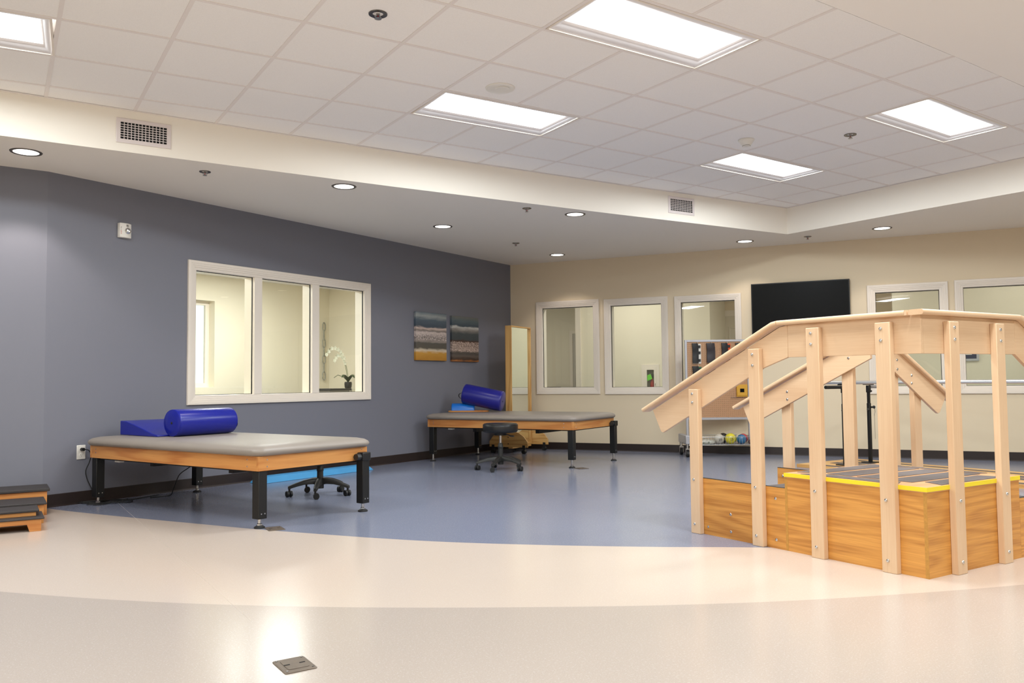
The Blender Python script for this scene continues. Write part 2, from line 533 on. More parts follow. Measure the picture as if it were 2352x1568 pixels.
# ------------------------------------------------------------------ ceiling: tiles laid in a grid of bars
KX = (-0.26076257, 0.58162890, -0.00826468, 0.00160937, 0.00333029, 0.00002807)
KY = (7.14287964, -0.05969635, -0.62105896, 0.00337932, 0.00387400, 0.00059702)
def G(i, j):
    b = (1, i, j, i*i, i*j, j*j)
    return Vector((sum(k*v for k, v in zip(KX, b)), sum(k*v for k, v in zip(KY, b)), 0))
ceil = struct(MB().box(-4.75, ew.x+0.2, -4.2, 14, 3.2, 3.3).build('ceiling', M['panel']))
LIGHTS = [(5, 5), (5, 2), (10, 2), (10, 5), (-1, 2)]
def lit(i, j): return any(a <= i < a+2 and j == b for a, b in LIGHTS)
JEND = 6.84
for i in range(-2, 15):
    for j in range(0, 7):
        if lit(i, j): continue
        j1 = min(j+1, JEND)
        if i < 13 and j == 0: pass
        g = 0.006
        cs = [(i+g, j+g), (i+1-g, j+g), (i+1-g, j1-g), (i+g, j1-g)]
        P = [G(*c) for c in cs]
        if min(p.y for p in P) > 6.9 or min(p.x for p in P) > 8.6: continue
        z = HC+0.004+random.uniform(-0.0006, 0.0006)
        m = MB(); m.add([(p.x, p.y, z) for p in P]+[(p.x, p.y, z+0.015) for p in P], [(3, 2, 1, 0), (4, 5, 6, 7), (0, 1, 5, 4), (1, 2, 6, 5), (2, 3, 7, 6), (3, 0, 4, 7)])
        m.build('ceiling_tile', M['tile'], ceil)
def gridbar(pts, dz=0.0):
    m = MB(); hw = 0.012; rg = []
    for k, p in enumerate(pts):
        d = (pts[min(k+1, len(pts)-1)]-pts[max(k-1, 0)]).normalized()
        s = Vector((-d.y, d.x, 0))*hw
        rg.append([tuple(p-s+Vector((0, 0, HC+dz))), tuple(p+s+Vector((0, 0, HC+dz))), tuple(p+s+Vector((0, 0, HC+0.02))), tuple(p-s+Vector((0, 0, HC+0.02)))])
    m.rings(rg)
    m.build('grid_bar', M['bar'], ceil)
def spans(lo, hi, blocked):
    cur = lo; out = []
    for a, b in sorted(blocked):
        if a > cur: out.append((cur, a))
        cur = max(cur, b)
    if cur < hi: out.append((cur, hi))
    return out
for j in range(1, 7):                    # lengthwise bars
    gridbar([G(-2+0.5*k, j) for k in range(33)])
for i in range(-1, 15):                  # cross bars stop at the light panels
    for a, b in spans(-0.1, JEND, [(lj, lj+1) for li, lj in LIGHTS if li < i < li+2]):
        n = max(2, int((b-a)*2)+1)
        gridbar([G(i, a+(b-a)*k/(n-1)) for k in range(n)], 0.0007)
m = MB()                                 # plain plaster field beyond the tiles
for k in range(20):
    a, b = G(-6+k*1.1, JEND), G(-6+(k+1)*1.1, JEND)
    m.add([(a.x, a.y, HC+0.0035), (b.x, b.y, HC+0.0035), (b.x, -4, HC+0.0035), (a.x, -4, HC+0.0035),
           (a.x, a.y, HC+0.025), (b.x, b.y, HC+0.025), (b.x, -4, HC+0.025), (a.x, -4, HC+0.025)],
          [(3, 2, 1, 0), (4, 5, 6, 7), (0, 1, 5, 4), (2, 3, 7, 6)]+([(3, 0, 4, 7)] if k == 0 else [])+([(1, 2, 6, 5)] if k == 19 else []))
m.build('ceiling_panel', M['panel'], ceil)

def panel_lamp(t, sx, sy, z, radiance, col):
    ld = bpy.data.lights.new('panel_lamp', 'AREA')
    ld.shape = 'RECTANGLE'; ld.size = sx; ld.size_y = sy
    ld.energy = radiance*math.pi*sx*sy; ld.color = col
    lo = bpy.data.objects.new('lamp', ld); COL.objects.link(lo); lo.parent = t; lo.location = (0, 0, z)
m = MB(); rg = []                        # wall angle where the tiles meet the soffit face
for k, p in enumerate(inner):
    P = Vector((p[0], p[1], 0)); a_ = Vector((*inner[max(k-1, 0)], 0)); b_ = Vector((*inner[min(k+1, len(inner)-1)], 0))
    n1 = (P-a_); n2 = (b_-P); n1 = Vector((n1.y, -n1.x, 0)).normalized() if n1.length else None; n2 = Vector((n2.y, -n2.x, 0)).normalized() if n2.length else None
    nn = (n1+n2).normalized()/max(0.5, (n1+n2).normalized().dot(n1)) if n1 and n2 else (n1 or n2)
    q = P+nn*0.022
    rg.append([(P.x, P.y, HC-0.0006), (q.x, q.y, HC-0.0006), (q.x, q.y, HC+0.002), (P.x, P.y, HC+0.002)])
m.rings(rg); m.build('edge_moulding', M['bar'], ceil)
def troffer(i, j, label, drop=0.0):
    a, b, c_, d_ = G(i, j), G(i+2, j), G(i+2, j+1), G(i, j+1)
    ctr = (a+b+c_+d_)/4
    L = ((b-a).length+(c_-d_).length)/2-0.026
    W = ((a-d_).length+(b-c_).length)/2-0.026
    ang = math.atan2((b-a+c_-d_).y, (b-a+c_-d_).x)
    t = thing('ceiling_light', label, 'ceiling light', (ctr.x, ctr.y, HC-drop), ang, 'recessed ceiling light panels')
    m = MB()
    def ring(hx, hy, z): return [(hx, hy, z), (-hx, hy, z), (-hx, -hy, z), (hx, -hy, z)]
    m.rings([ring(L/2, W/2, 0.02), ring(L/2, W/2, 0), ring(L/2-0.012, W/2-0.012, -0.001), ring(L/2-0.012, W/2-0.012, 0.004)], cap0=False, cap1=False)
    m.build('frame', M['trimw'], t)
    m = MB(); N = 8
    rg = []
    for k in range(N+1):
        q = k/N
        rg.append(ring(L/2-0.012-0.05*q, W/2-0.012-0.085*q, 0.004+0.026*q**2.4))
    m.rings(rg, cap0=False, cap1=False)
    m.build('reflector', M['refl'], t, smooth=True, ang=50)
    hx, hy = L/2-0.062, W/2-0.097
    m = MB(); m.rings([ring(hx+0.002, hy+0.002, 0.034), ring(hx, hy, 0.0295), ring(hx-0.03, hy-0.03, 0.024), ring(hx-0.09, hy-0.08, 0.021)])
    m.build('lens', M['lens'], t)
    panel_lamp(t, 2*hx, 2*hy, 0.0175, TROFFER_E, (0.90, 0.97, 1.0))
    return t
troffer(5, 5, 'white recessed light panel in front of the others, cut off by the top edge')
troffer(5, 2, 'white recessed light panel right beside the round white ceiling speaker')
troffer(10, 2, 'small-looking recessed light panel just behind the domed smoke detector')
troffer(10, 5, 'recessed light panel above the stairs, next to a chrome sprinkler')
troffer(-1, 2, 'recessed light panel above the wall corner, cut off by the frame edge')
for i, j in ((-1, 8), (5, 8), (10, 8), (-1, 12), (5, 12), (10, 12), (-5, 5), (-5, 10)):
    troffer(i, j, 'unseen white light panel on the ceiling behind the viewpoint', 0.075)

# ------------------------------------------------------------------ recessed downlights, sprinklers, vents on ceiling and soffit
def downlight(x, y, label, r=0.10, k=1.0):
    t = thing('downlight', label, 'ceiling light', (x, y, HS), 0, 'round downlights in the soffit')
    m = MB(); m.lathe([(r*0.86, 0.004), (r*0.88, -0.004), (r*1.06, -0.005), (r*1.10, 0.0)], 28, cap0=False, cap1=False)
    m.build('trim_ring', M['dtrim'], t, smooth=True)
    m = MB(); m.lathe([(r*0.87, -0.002), (r*0.3, -0.0035), (0.0005, -0.0035)], 28, cap0=False, cap1=True)
    m.build('lens', M['dlens'], t, smooth=True)
    ld = bpy.data.lights.new('downlight_lamp', 'SPOT')
    ld.energy = DOWNLIGHT_W*k; ld.spot_size = R(112); ld.spot_blend = 0.35; ld.shadow_soft_size = 0.05; ld.color = (1.0, 0.9, 0.82)
    lo = bpy.data.objects.new('lamp', ld); COL.objects.link(lo); lo.parent = t; lo.location = (0, 0, -0.03)
    return t
downlight(0.216, 7.115, 'lit downlight beside the wall corner, below the wide air grille', k=2.6)
downlight(2.658, 6.960, 'lit downlight between two sprinklers above the three-pane window')
downlight(4.299, 8.203, 'lit downlight above the two beach pictures')
downlight(5.195, 6.921, 'lit downlight next to a sprinkler near the soffit edge')
downlight(6.635, 9.263, 'lit downlight in the corner above the standing mirror')
downlight(8.090, 7.208, 'lit downlight above the television, under the soffit corner')
downlight(8.817, 5.783, 'lit downlight in the soffit on the television side, beyond a sprinkler')
for x, y in ((9.6, 4.2), (10.1, 2.0), (-1.9, 7.05)):
    downlight(x, y, 'lit downlight outside the frame')

def sprinkler(x, y, z, label, pend, r=0.045):
    t = thing('fire_sprinkler', label, 'sprinkler', (x, y, z), 0, 'fire sprinklers')
    m = MB(); m.lathe([(r*0.55, 0.006), (r*0.6, -0.004), (r, -0.005), (r*1.03, 0.0)], 24, cap0=True, cap1=False)
    m.build('escutcheon', M['sprk'], t, smooth=True)
    d = pend
    m = MB(); m.cyl((0, 0, 0.004), (0, 0, -d*0.35), r*0.22, 10)
    m.tube([(r*0.2, 0, -d*0.3), (r*0.36, 0, -d*0.6), (0, 0, -d*0.9)], 0.003, 6); m.tube([(-r*0.2, 0, -d*0.3), (-r*0.36, 0, -d*0.6), (0, 0, -d*0.9)], 0.003, 6)
    m.build('body', M['steel'], t, smooth=True)
    m = MB(); m.cyl((0, 0, -d*0.3), (0, 0, -d*0.85), 0.0035, 8); m.build('bulb', M['redbulb'], t, smooth=True)
    m = MB(); m.lathe([(r*0.38, -d*0.9), (r*0.4, -d*0.96), (0.002, -d*1.0)], 12); m.build('deflector', M['steel'], t)
    return t
sprinkler(1.824, 4.25, HC+0.003, 'large-looking chrome sprinkler with red bulb in a tile above the camera', 0.03, 0.052)
sprinkler(6.179, 4.32, HC+0.003, 'chrome sprinkler in a ceiling tile between two light panels', 0.035, 0.05)
sprinkler(1.487, 7.042, HS, 'sprinkler in the soffit below the wide air grille', 0.035)
sprinkler(4.585, 6.919, HS, 'sprinkler in the soffit between two downlights, mid span', 0.04)
sprinkler(5.614, 8.730, HS, 'sprinkler in the soffit near the room corner', 0.04)
sprinkler(8.506, 6.582, HS, 'sprinkler in the soffit just behind the soffit corner', 0.04)

t = thing('ceiling_speaker', 'round white flush ceiling speaker beside a light panel', 'speaker', (3.030, 4.8965, HC+0.003))
m = MB(); m.lathe([(0.105, 0), (0.103, -0.006), (0.092, -0.011), (0.05, -0.016)], 36); m.build('housing', M['white'], t, smooth=True)
m = MB(); m.lathe([(0.05, -0.0155), (0.046, -0.019), (0.015, -0.021), (0.0005, -0.021)], 28, cap0=False, c=(0.0, -0.03, 0)); m.build('dome', M['white'], t, smooth=True)
t = thing('smoke_detector', 'white domed smoke detector on a ceiling tile', 'smoke detector', (5.525, 4.8806, HC+0.003))
m = MB(); m.lathe([(0.068, 0), (0.068, -0.012), (0.062, -0.016)], 30); m.build('base', M['white'], t, smooth=True)
m = MB(); m.lathe([(0.06, -0.015), (0.055, -0.026), (0.038, -0.05), (0.034, -0.052), (0.032, -0.056), (0.001, -0.06)], 30, cap0=False); m.build('housing', M['white'], t, smooth=True)
m = MB(); m.lathe([(0.0345, -0.0515), (0.0355, -0.0545)], 20, cap0=False, cap1=False); m.build('vent_slot', M['dtrim'], t)

def air_grille(x0, x1, z0, z1, y, rz, label, nv, nh):
    W, H = x1-x0, z1-z0
    t = thing('air_vent', label, 'vent', (x0, y, z0), rz, 'air vents in the soffit face')
    bw = 0.03 if W > 0.3 else 0.03
    m = MB()
    prof = [(0, 0), (0, 0.006), (0.004, 0.008), (bw, 0.008), (bw, -0.002)]
    m.rings([[(d, -p, d), (W-d, -p, d), (W-d, -p, H-d), (d, -p, H-d)] for d, p in prof], cap0=False, cap1=False)
    m.build('frame', M['grille'], t)
    m = MB(); m.box(bw, W-bw, -0.0025, -0.0015, bw, H-bw); m.build('duct_dark_plate', M['hole_dark'], t)  # thin black plate paints the darkness of the duct
    for k in range(1, nv):
        x = bw+(W-2*bw)*k/nv
        MB().box(x-0.0024, x+0.0024, -0.0065, -0.0025, bw, H-bw).build('blade', M['grille'], t)
    for k in range(1, nh):
        z = bw+(H-2*bw)*k/nh
        MB().box(bw, W-bw, -0.0075, -0.0035, z-0.0022, z+0.0022).build('blade', M['grille'], t)
    return t
air_grille(0.782, 1.167, 2.797, 2.985, 6.737, math.atan2(0.008, 1.455), 'wide white air grille with dark openings above the blue wall', 13, 7)
air_grille(6.285, 6.662, 2.815, 3.005, 6.674, math.atan2(-0.1, 2.555), 'white air grille far along the soffit near its corner', 13, 7)

# ------------------------------------------------------------------ windows
def casing(name, T, rect, cw, lites, parent_name='window_1'):
    x0, x1, z0, z1 = rect
    t = sroot(parent_name); t.matrix_world = T
    prof = [(0, 0), (0, 0.020), (0.004, 0.024), (0.28*cw, 0.024), (0.30*cw, 0.021), (0.50*cw, 0.020), (0.52*cw, 0.016), (0.70*cw, 0.015), (0.72*cw, 0.010), (0.9*cw, 0.009), (0.98*cw, 0.006), (1.0*cw, 0.002), (1.0*cw, -0.022)]
    m = MB(); m.rings([[(x0+d, -p, z0+d), (x1-d, -p, z0+d), (x1-d, -p, z1-d), (x0+d, -p, z1-d)] for d, p in prof], cap0=False, cap1=False)
    m.build('casing', M['trimw'], t)
    zz0, zz1 = z0+cw, z1-cw
    for k in range(len(lites)-1):
        a, b = lites[k][1], lites[k+1][0]
        m = MB(); m.box(a, b, -0.010, bt-0.002, zz0, zz1); m.build('mullion', M['trimw'], t)
    for a, b in lites:
        g = 0.005
        m = MB()
        m.rings([[(a+d, y, zz0+d), (b-d, y, zz0+d), (b-d, y, zz1-d), (a+d, y, zz1-d)] for d, y in ((0.0003, 0.022), (g, 0.024), (g, 0.034), (0.0003, 0.036))], cap0=False, cap1=False)
        m.build('gap_shadow', M['gap_shadow'], t)  # black ring paints the gap shadow between casing and glass
        m = MB(); m.box(a+0.001, b-0.001, 0.027, 0.033, zz0+0.001, zz1-0.001); m.build('glass_pane', M['glass'], t)
    return t
casing('w', TB, BWIN, 0.092, [(1.394, 2.075), (2.170, 2.856), (2.957, 3.678)], 'window_1')
for k, (rc, c) in enumerate(zip(EWIN, ECASE)):
    casing('w', TE, rc, c, [(rc[0]+c, rc[1]-c)], 'window_%d' % (k+2))

# ------------------------------------------------------------------ office behind the blue wall (blue-wall frame: x along, y behind)
def framed(o, T):
    o.matrix_world = T
    return o
OY = 2.575
# back wall of the office, with its own deep outside window
framed(wall('wall_office', TB @ Matrix.Translation((0.6, OY, 0)), 5.1, 2.46, 0.22, [(1.5, 2.915, 0.95, 2.10)], [M['cream'], M['cream'], M['cream']]), TB @ Matrix.Translation((0.6, OY, 0)))
struct(framed(MB().box(5.59, 5.74, bt, OY, 0, 2.46).build('wall_office_right', M['cream']), TB))
struct(framed(MB().box(0.6, 0.75, bt, OY, 0, 2.46).build('wall_office_left', M['cream']), TB))
struct(framed(MB().box(0.6, 5.74, bt, OY+0.2, 2.44, 2.5).build('ceiling_office', M['panel']), TB))
t = sroot('window_7'); t.matrix_world = TB @ Matrix.Translation((0.6, OY, 0))
m = MB(); m.rings([[(1.5+d, y, 0.95+d), (2.915-d, y, 0.95+d), (2.915-d, y, 2.10-d), (1.5+d, y, 2.10-d)] for d, y in ((0, 0.12), (0.055, 0.12), (0.055, 0.16), (0, 0.16))], cap0=False, cap1=False)
m.build('sash', M['trimw'], t)
MB().box(1.55, 2.865, 0.138, 0.144, 1.0, 2.05).build('glass_pane', M['glass'], t)
t = thing('office_light', 'lit ceiling panel inside the office behind the three-pane window', 'ceiling light')
t.matrix_world = TB @ Matrix.Translation((1.55, 1.3, 2.44))
MB().box(-0.62, 0.62, -0.31, 0.31, -0.012, 0).build('frame', M['trimw'], t)
MB().box(-0.59, 0.59, -0.28, 0.28, -0.015, -0.012).build('lens', M['olens'], t)
panel_lamp(t, 1.18, 0.56, -0.017, OFFICE_E, (0.98, 0.98, 1.0))
t = dup(t, label='second lit ceiling panel inside the office, toward the orchid'); t.matrix_world = TB @ Matrix.Translation((3.4, 1.3, 2.44))

# chain of carved links hanging on the office wall
t = thing('wall_chain', 'grey carved chain decoration hanging on the office wall', 'wall decoration')
t.matrix_world = TB @ Matrix.Translation((5.455, OY-0.03, 0))
grey = mat('weathered_grey_wood', C(150, 150, 140), 0.7, var=0.2, vscale=40)
zz = 1.918
for k in range(7):
    h = 0.128 if k % 2 == 0 else 0.150
    wv = 0.030 if k % 2 == 0 else 0.010
    dv = 0.006 if k % 2 == 0 else 0.022
    pts = [(sx*wv, sx*dv*0.6, z) for sx, z in ((0.35, zz), (1, zz-h*0.22), (1, zz-h*0.78), (0.35, zz-h), (-0.35, zz-h), (-1, zz-h*0.78), (-1, zz-h*0.22), (-0.35, zz))]
    MB().tube(pts, 0.0085, 6, closed=True).build('link', grey, t, smooth=True)
    zz -= h-0.014
# low console and orchid
t = thing('console_table', 'dark-topped console under the chain decoration, seen through glass', 'table')
t.matrix_world = TB @ Matrix.Translation((4.62, 1.55, 0))
MB().box(0, 0.42, 0, 0.55, 0.885, 0.915).build('top', M['blackplastic'], t, bevel=0.004)
MB().box(0.02, 0.40, 0.02, 0.53, 0.0, 0.885).build('cabinet', mat('grey_laminate', C(150, 146, 138), 0.5), t)
MB().box(0.43, 0.95, 0.02, 0.55, 0.89, 0.905).build('glass_shelf', M['clearglass'], t)
for x in (0.46, 0.92):
    for y in (0.05, 0.5):
        MB().cyl((x, y, 0), (x, y, 0.89), 0.012).build('leg', M['steel'], t, smooth=True)
t = thing('orchid', 'white orchid in a dark pot on the glass shelf', 'plant')
t.matrix_world = TB @ Matrix.Translation((5.27, 1.85, 0.907))
m = MB(); m.lathe([(0.035, 0), (0.05, 0.02), (0.055, 0.07), (0.05, 0.1), (0.045, 0.1), (0.04, 0.08)], 16); m.build('pot', M['blackplastic'], t, smooth=True)
for a in (200, 250, 150, 20):
    m = MB(); ca, sa = math.cos(R(a)), math.sin(R(a))
    L = [(0.0, 0.1, 0.010), (0.07, 0.17, 0.03), (0.15, 0.2, 0.026), (0.21, 0.16, 0.004)]
    m.rings([[(ca*d-sa*wd, sa*d+ca*wd, z), (ca*d, sa*d, z+0.006), (ca*d+sa*wd, sa*d-ca*wd, z), (ca*d, sa*d, z-0.004)] for d, z, wd in L])
    m.build('leaf', mat('orchid_leaf', C(58, 78, 48), 0.4), t, smooth=True, ang=60)
petal = mat('orchid_petal', C(244, 246, 232), 0.5)
for q, (rr, hh, dr) in enumerate(((0.33, 0.50, -1), (0.20, 0.40, -1))):
    path = [(dr*rr*(1-math.cos(a)), 0.02*q, 0.1+hh*math.sin(a) if a < 1.571 else 0.1+hh*(1-0.55*(a-1.571))) for a in [k*0.16 for k in range(13)]]
    MB().tube(path, 0.0035, 6).build('flower_stem', mat('orchid_stem', C(96, 110, 70), 0.5), t, smooth=True)
    for k in range(5, 13):
        cx, cy, cz = path[k]
        m = MB()
        for pa in range(5):
            a = pa*1.257+0.3*k
            p = [(0, 0), (0.018, 0.012), (0.034, 0.0), (0.018, -0.012)]
            vs = []
            for off in (0.0, 0.004):
                for d, e in p:
                    vs.append((cx+0.01*math.sin(k)+d*math.cos(a)-e*math.sin(a), cy-0.02-off-0.006*d/0.034, cz-0.015+d*math.sin(a)+e*math.cos(a)))
            m.add(vs, [(0, 1, 2, 3), (7, 6, 5, 4), (0, 1, 5, 4), (1, 2, 6, 5), (2, 3, 7, 6), (3, 0, 4, 7)])
        m.build('flower', petal, t)
t = thing('office_desk', 'long dark-topped desk just showing over the office window ledge', 'desk')
t.matrix_world = TB @ Matrix.Translation((1.3, OY-0.62, 0))
MB().box(0, 3.2, 0, 0.6, 0.825, 0.855).build('top', M['blackplastic'], t, bevel=0.004)
for x in (0.03, 1.55, 3.14):
    MB().box(x, x+0.03, 0.03, 0.57, 0, 0.825).build('side', M['trimw'], t)

# ------------------------------------------------------------------ corridor behind the beige wall (beige-wall frame)
def cbox(name, a, mt): return struct(framed(MB().box(*a).build(name, mt), TE))
wall('wall_corridor', TE @ Matrix.Translation((0.40, 2.0, 0)), 2.17, 2.7, 0.12, [(1.1, 1.288, 0.594, 1.193)], [M['cream'], M['cream'], mat('cabinet_inside', C(206, 200, 186), 0.6)])
cbox('wall_corridor_end', (5.21, 10.0, 2.0, 2.12, 0, 2.7), M['cream'])
cbox('wall_corridor_side', (0.40, 0.52, 2.12, 4.62, 0, 2.7), M['cream'])
cbox('wall_corridor_nook', (2.45, 2.57, 2.12, 3.4, 0, 2.7), M['cream'])
cbox('wall_corridor_return', (5.21, 5.33, 2.12, 3.4, 0, 2.7), M['cream'])
cbox('wall_alcove', (1.2, 5.4, 3.4, 3.52, 0, 2.7), M['beige'])
cbox('wall_lobby', (-3.2, 0.6, 4.62, 4.74, 0, 2.7), M['cream'])
cbox('wall_lobby_left', (-3.2, -3.08, 0.6, 4.62, 0, 2.7), M['cream'])
cbox('wall_lobby_front', (-3.2, -0.75, 0.6, 0.7, 0, 2.7), M['cream'])
cbox('wall_lobby_corner', (-0.75, -0.65, bt, 0.7, 0, 2.7), M['cream'])
cbox('wall_corridor_right', (9.9, 10.0, bt, 2.0, 0, 2.7), M['cream'])
cbox('ceiling_corridor', (-3.2, 10.0, bt, 4.74, 2.70, 2.73), M['panel'])
cbox('trim_1', (0.315, 0.405, 1.96, 2.13, 0, 2.7), M['trimw'])
for k, (x, y) in enumerate(((1.4, 1.0), (4.3, 1.1), (7.0, 1.0), (-1.7, 2.6))):  # unseen panels added to brighten the corridor and lobby
    t = thing('corridor_added_light', 'unseen ceiling panel added to light the corridor behind the windows', 'ceiling light', group='added corridor ceiling lights')
    t.matrix_world = TE @ Matrix.Translation((x, y, 2.70))
    MB().box(-0.62, 0.62, -0.31, 0.31, -0.012, 0).build('frame', M['trimw'], t)
    MB().box(-0.59, 0.59, -0.28, 0.28, -0.015, -0.012).build('lens', M['clens'], t)
    panel_lamp(t, 1.18, 0.56, -0.017, CORRIDOR_E*(0.55 if x > 6 else 1.0), (1.0, 0.96, 0.94))
t = sroot('door_1'); t.matrix_world = TE @ Matrix.Translation((0, 3.4, 0))
def door_leaf(t, x0, x1, h, cw):
    m = MB()
    for a in ((x0-cw, x0, -0.02, 0, 0, h+cw), (x1, x1+cw, -0.02, 0, 0, h+cw), (x0, x1, -0.02, 0, h, h+cw)):
        m.box(*a)
    m.build('casing', M['trimw'], t)
    MB().box(x0, x1, -0.006, 0.0, 0, h).build('door_leaf', mat('ivory_door', C(214, 204, 186), 0.5), t)
    for z0, z1 in ((0.25, 0.95), (1.1, h-0.18)):
        for xa, xb in ((x0+0.12, (x0+x1)/2-0.05), ((x0+x1)/2+0.05, x1-0.12)):
            m = MB(); m.rings([[(xa+d, -0.006-p, z0+d), (xb-d, -0.006-p, z0+d), (xb-d, -0.006-p, z1-d), (xa+d, -0.006-p, z1-d)] for d, p in ((0, 0), (0.01, 0.008), (0.03, 0.008), (0.04, 0.003))], cap0=False)
            m.build('door_panel', mat('ivory_door', (0, 0, 0, 1)), t)
door_leaf(t, 2.50, 3.36, 2.09, 0.10)
t = sroot('door_2'); t.matrix_world = TE @ Matrix.Translation((0, 4.62, 0))
m = MB(); m.box(-0.76, -0.70, -0.02, 0, 0, 2.02); m.box(0.2, 0.26, -0.02, 0, 0, 2.02); m.box(-0.70, 0.2, -0.02, 0, 1.96, 2.02); m.build('casing', M['trimw'], t)
MB().box(-0.70, 0.2, -0.008, 0, 0, 1.96).build('door_leaf', mat('pale_grey_door', C(188, 182, 172), 0.5), t)
MB().box(-0.625, -0.575, -0.012, -0.008, 1.08, 1.58).build('vision_lite', M['screen'], t)
MB().box(-0.66, -0.56, -0.014, -0.008, 0.93, 1.02).build('push_plate', M['steel'], t)
t = thing('lobby_counter', 'dark counter edge behind the window beside the standing mirror', 'counter')
t.matrix_world = TE @ Matrix.Translation((-1.2, 3.2, 0))
MB().box(0, 0.62, 0, 0.4, 0.855, 0.885).build('top', M['blackplastic'], t)
MB().box(0.02, 0.6, 0.02, 0.38, 0, 0.855).build('cabinet', M['cream'], t)

# extinguisher cabinet let into the corridor wall
t = thing('extinguisher_cabinet', 'white fire extinguisher cabinet on the corridor wall behind the middle window', 'cabinet')
t.matrix_world = TE @ Matrix.Translation((1.448, 2.0, 0.54))
def frame_xz(x0, x1, z0, z1, wd, y0, y1):
    m = MB(); m.rings([[(x0+d, y, z0+d), (x1-d, y, z0+d), (x1-d, y, z1-d), (x0+d, y, z1-d)] for d, y in ((0, y1), (0, y0), (wd, y0), (wd, y1))], cap0=False, cap1=False)
    return m
frame_xz(0, 0.292, 0, 0.705, 0.05, -0.014, 0.0).build('frame', M['trimw'], t)
d = frame_xz(0.052, 0.242, 0.052, 0.655, 0.036, -0.022, -0.002).build('door', M['trimw'], t)
MB().box(0.226, 0.232, -0.036, -0.022, 0.36, 0.40).build('handle', M['steel'], d)
MB().box(0.088, 0.206, -0.012, -0.010, 0.088, 0.619).build('door_glass', M['clearglass'], d)
MB().box(0.05, 0.242, 0.1205, 0.124, 0.05, 0.66).build('back_panel', mat('cabinet_back_grey', C(176, 168, 152), 0.7), t)  # one even grey over the back of the cabinet
e = thing('fire_extinguisher', 'red fire extinguisher with lime tag inside the glazed cabinet', 'fire extinguisher')
e.matrix_world = TE @ Matrix.Translation((1.448+0.158, 2.056, 0.5945))
t2 = e
m = MB(); m.lathe([(0.034, 0), (0.037, 0.01), (0.037, 0.30), (0.033, 0.36), (0.016, 0.40), (0.014, 0.43)], 20); m.build('cylinder_body', M['fireRed'], e, smooth=True)
m = MB(); m.lathe([(0.0375, 0.13), (0.0375, 0.27)], 20, cap0=False, cap1=False); m.build('label', M['paper'], e, smooth=True)
m = MB(); m.cyl((0, 0, 0.43), (0, 0, 0.47), 0.012); m.box(-0.012, 0.05, -0.008, 0.008, 0.465, 0.475); m.box(-0.012, 0.045, -0.008, 0.008, 0.485, 0.493); m.build('valve_handle', M['blackplastic'], e)
MB().tube([(0.01, 0, 0.45), (0.045, 0, 0.44), (0.045, 0, 0.36), (0.04, 0, 0.3)], 0.006, 6).build('hose', M['rubber'], e, smooth=True)
MB().box(-0.06, 0.05, -0.040, -0.038, 0, 0.085, T=Matrix.Translation((-0.03, -0.012, 0.40)) @ Matrix.Rotation(R(-22), 4, 'Y')).build('tag', M['green'], e)

# framed picture on the corridor wall
t = thing('framed_picture', 'silver framed picture with dark blue mat seen under the stair rail', 'picture')
t.matrix_world = TE @ Matrix.Translation((5.93, 2.0, 1.213))
frame_xz(0, 0.36, 0, 0.46, 0.03, -0.02, 0).build('frame', M['alu'], t)
MB().box(0.028, 0.332, -0.008, -0.001, 0.028, 0.432).build('mat_board', M['slate'], t)
MB().box(0.085, 0.275, -0.010, -0.008, 0.085, 0.375).build('print', M['paper'], t)

# ------------------------------------------------------------------ things on the blue wall
t = thing('fire_alarm', 'white fire alarm horn strobe high on the blue wall', 'alarm')
t.matrix_world = TB @ Matrix.Translation((0.600, 0, 2.274))
W, H = 0.112, 0.128
arc = [(0, 0), (0, -0.036), (0.022, -0.044), (0.055, -0.047), (0.088, -0.042), (W, -0.03), (W, 0)]
MB().prism(arc, 'xy', 0, H).build('housing', M['white'], t, bevel=0.004)
m = MB(); m.lathe([(0.030, 0), (0.028, 0.005), (0.014, 0.010), (0.0005, 0.011)], 8, T=Matrix.Translation((0.070, -0.045, 0.062)) @ Matrix.Rotation(R(90), 4, 'X')); m.build('strobe_lens', M['chrome'], t)
m = MB()
for k in range(4): m.box(0.055, 0.075, -0.0485, -0.046, 0.098+0.005*k, 0.1005+0.005*k)
m.build('horn_grille', M['dtrim'], t)
for k, ch in enumerate('FIRE'):
    text_mesh('letter', ch, 0.017, M['redink'] if k > 1 else M['dtrim'], t, Matrix.Translation((0.012, -0.0412, 0.086-0.017*k)) @ Matrix.Rotation(R(90), 4, 'X') @ Matrix.Rotation(R(-20), 4, 'Y'))

t = thing('power_outlet', 'white wall outlet with a black plug in it beside the mat table', 'outlet')
t.matrix_world = TB @ Matrix.Translation((0.270, 0, 0.366))
MB().box(0, 0.074, -0.006, 0, 0, 0.118).build('cover_plate', M['white'], t, bevel=0.003)
for z in (0.035, 0.083):
    m = MB(); m.cyl((0.037, -0.006, z), (0.037, -0.009, z), 0.017, 16); o = m.build('socket', M['white'], t)
    m = MB(); m.box(0.030, 0.032, -0.0095, -0.009, z-0.002, z+0.007); m.box(0.042, 0.044, -0.0095, -0.009, z-0.002, z+0.007); m.cyl((0.037, -0.009, z-0.008), (0.037, -0.0095, z-0.008), 0.0025, 8); m.build('receptacle_dark', M['hole_dark'], o)  # raised black pieces paint the shaded plug holes

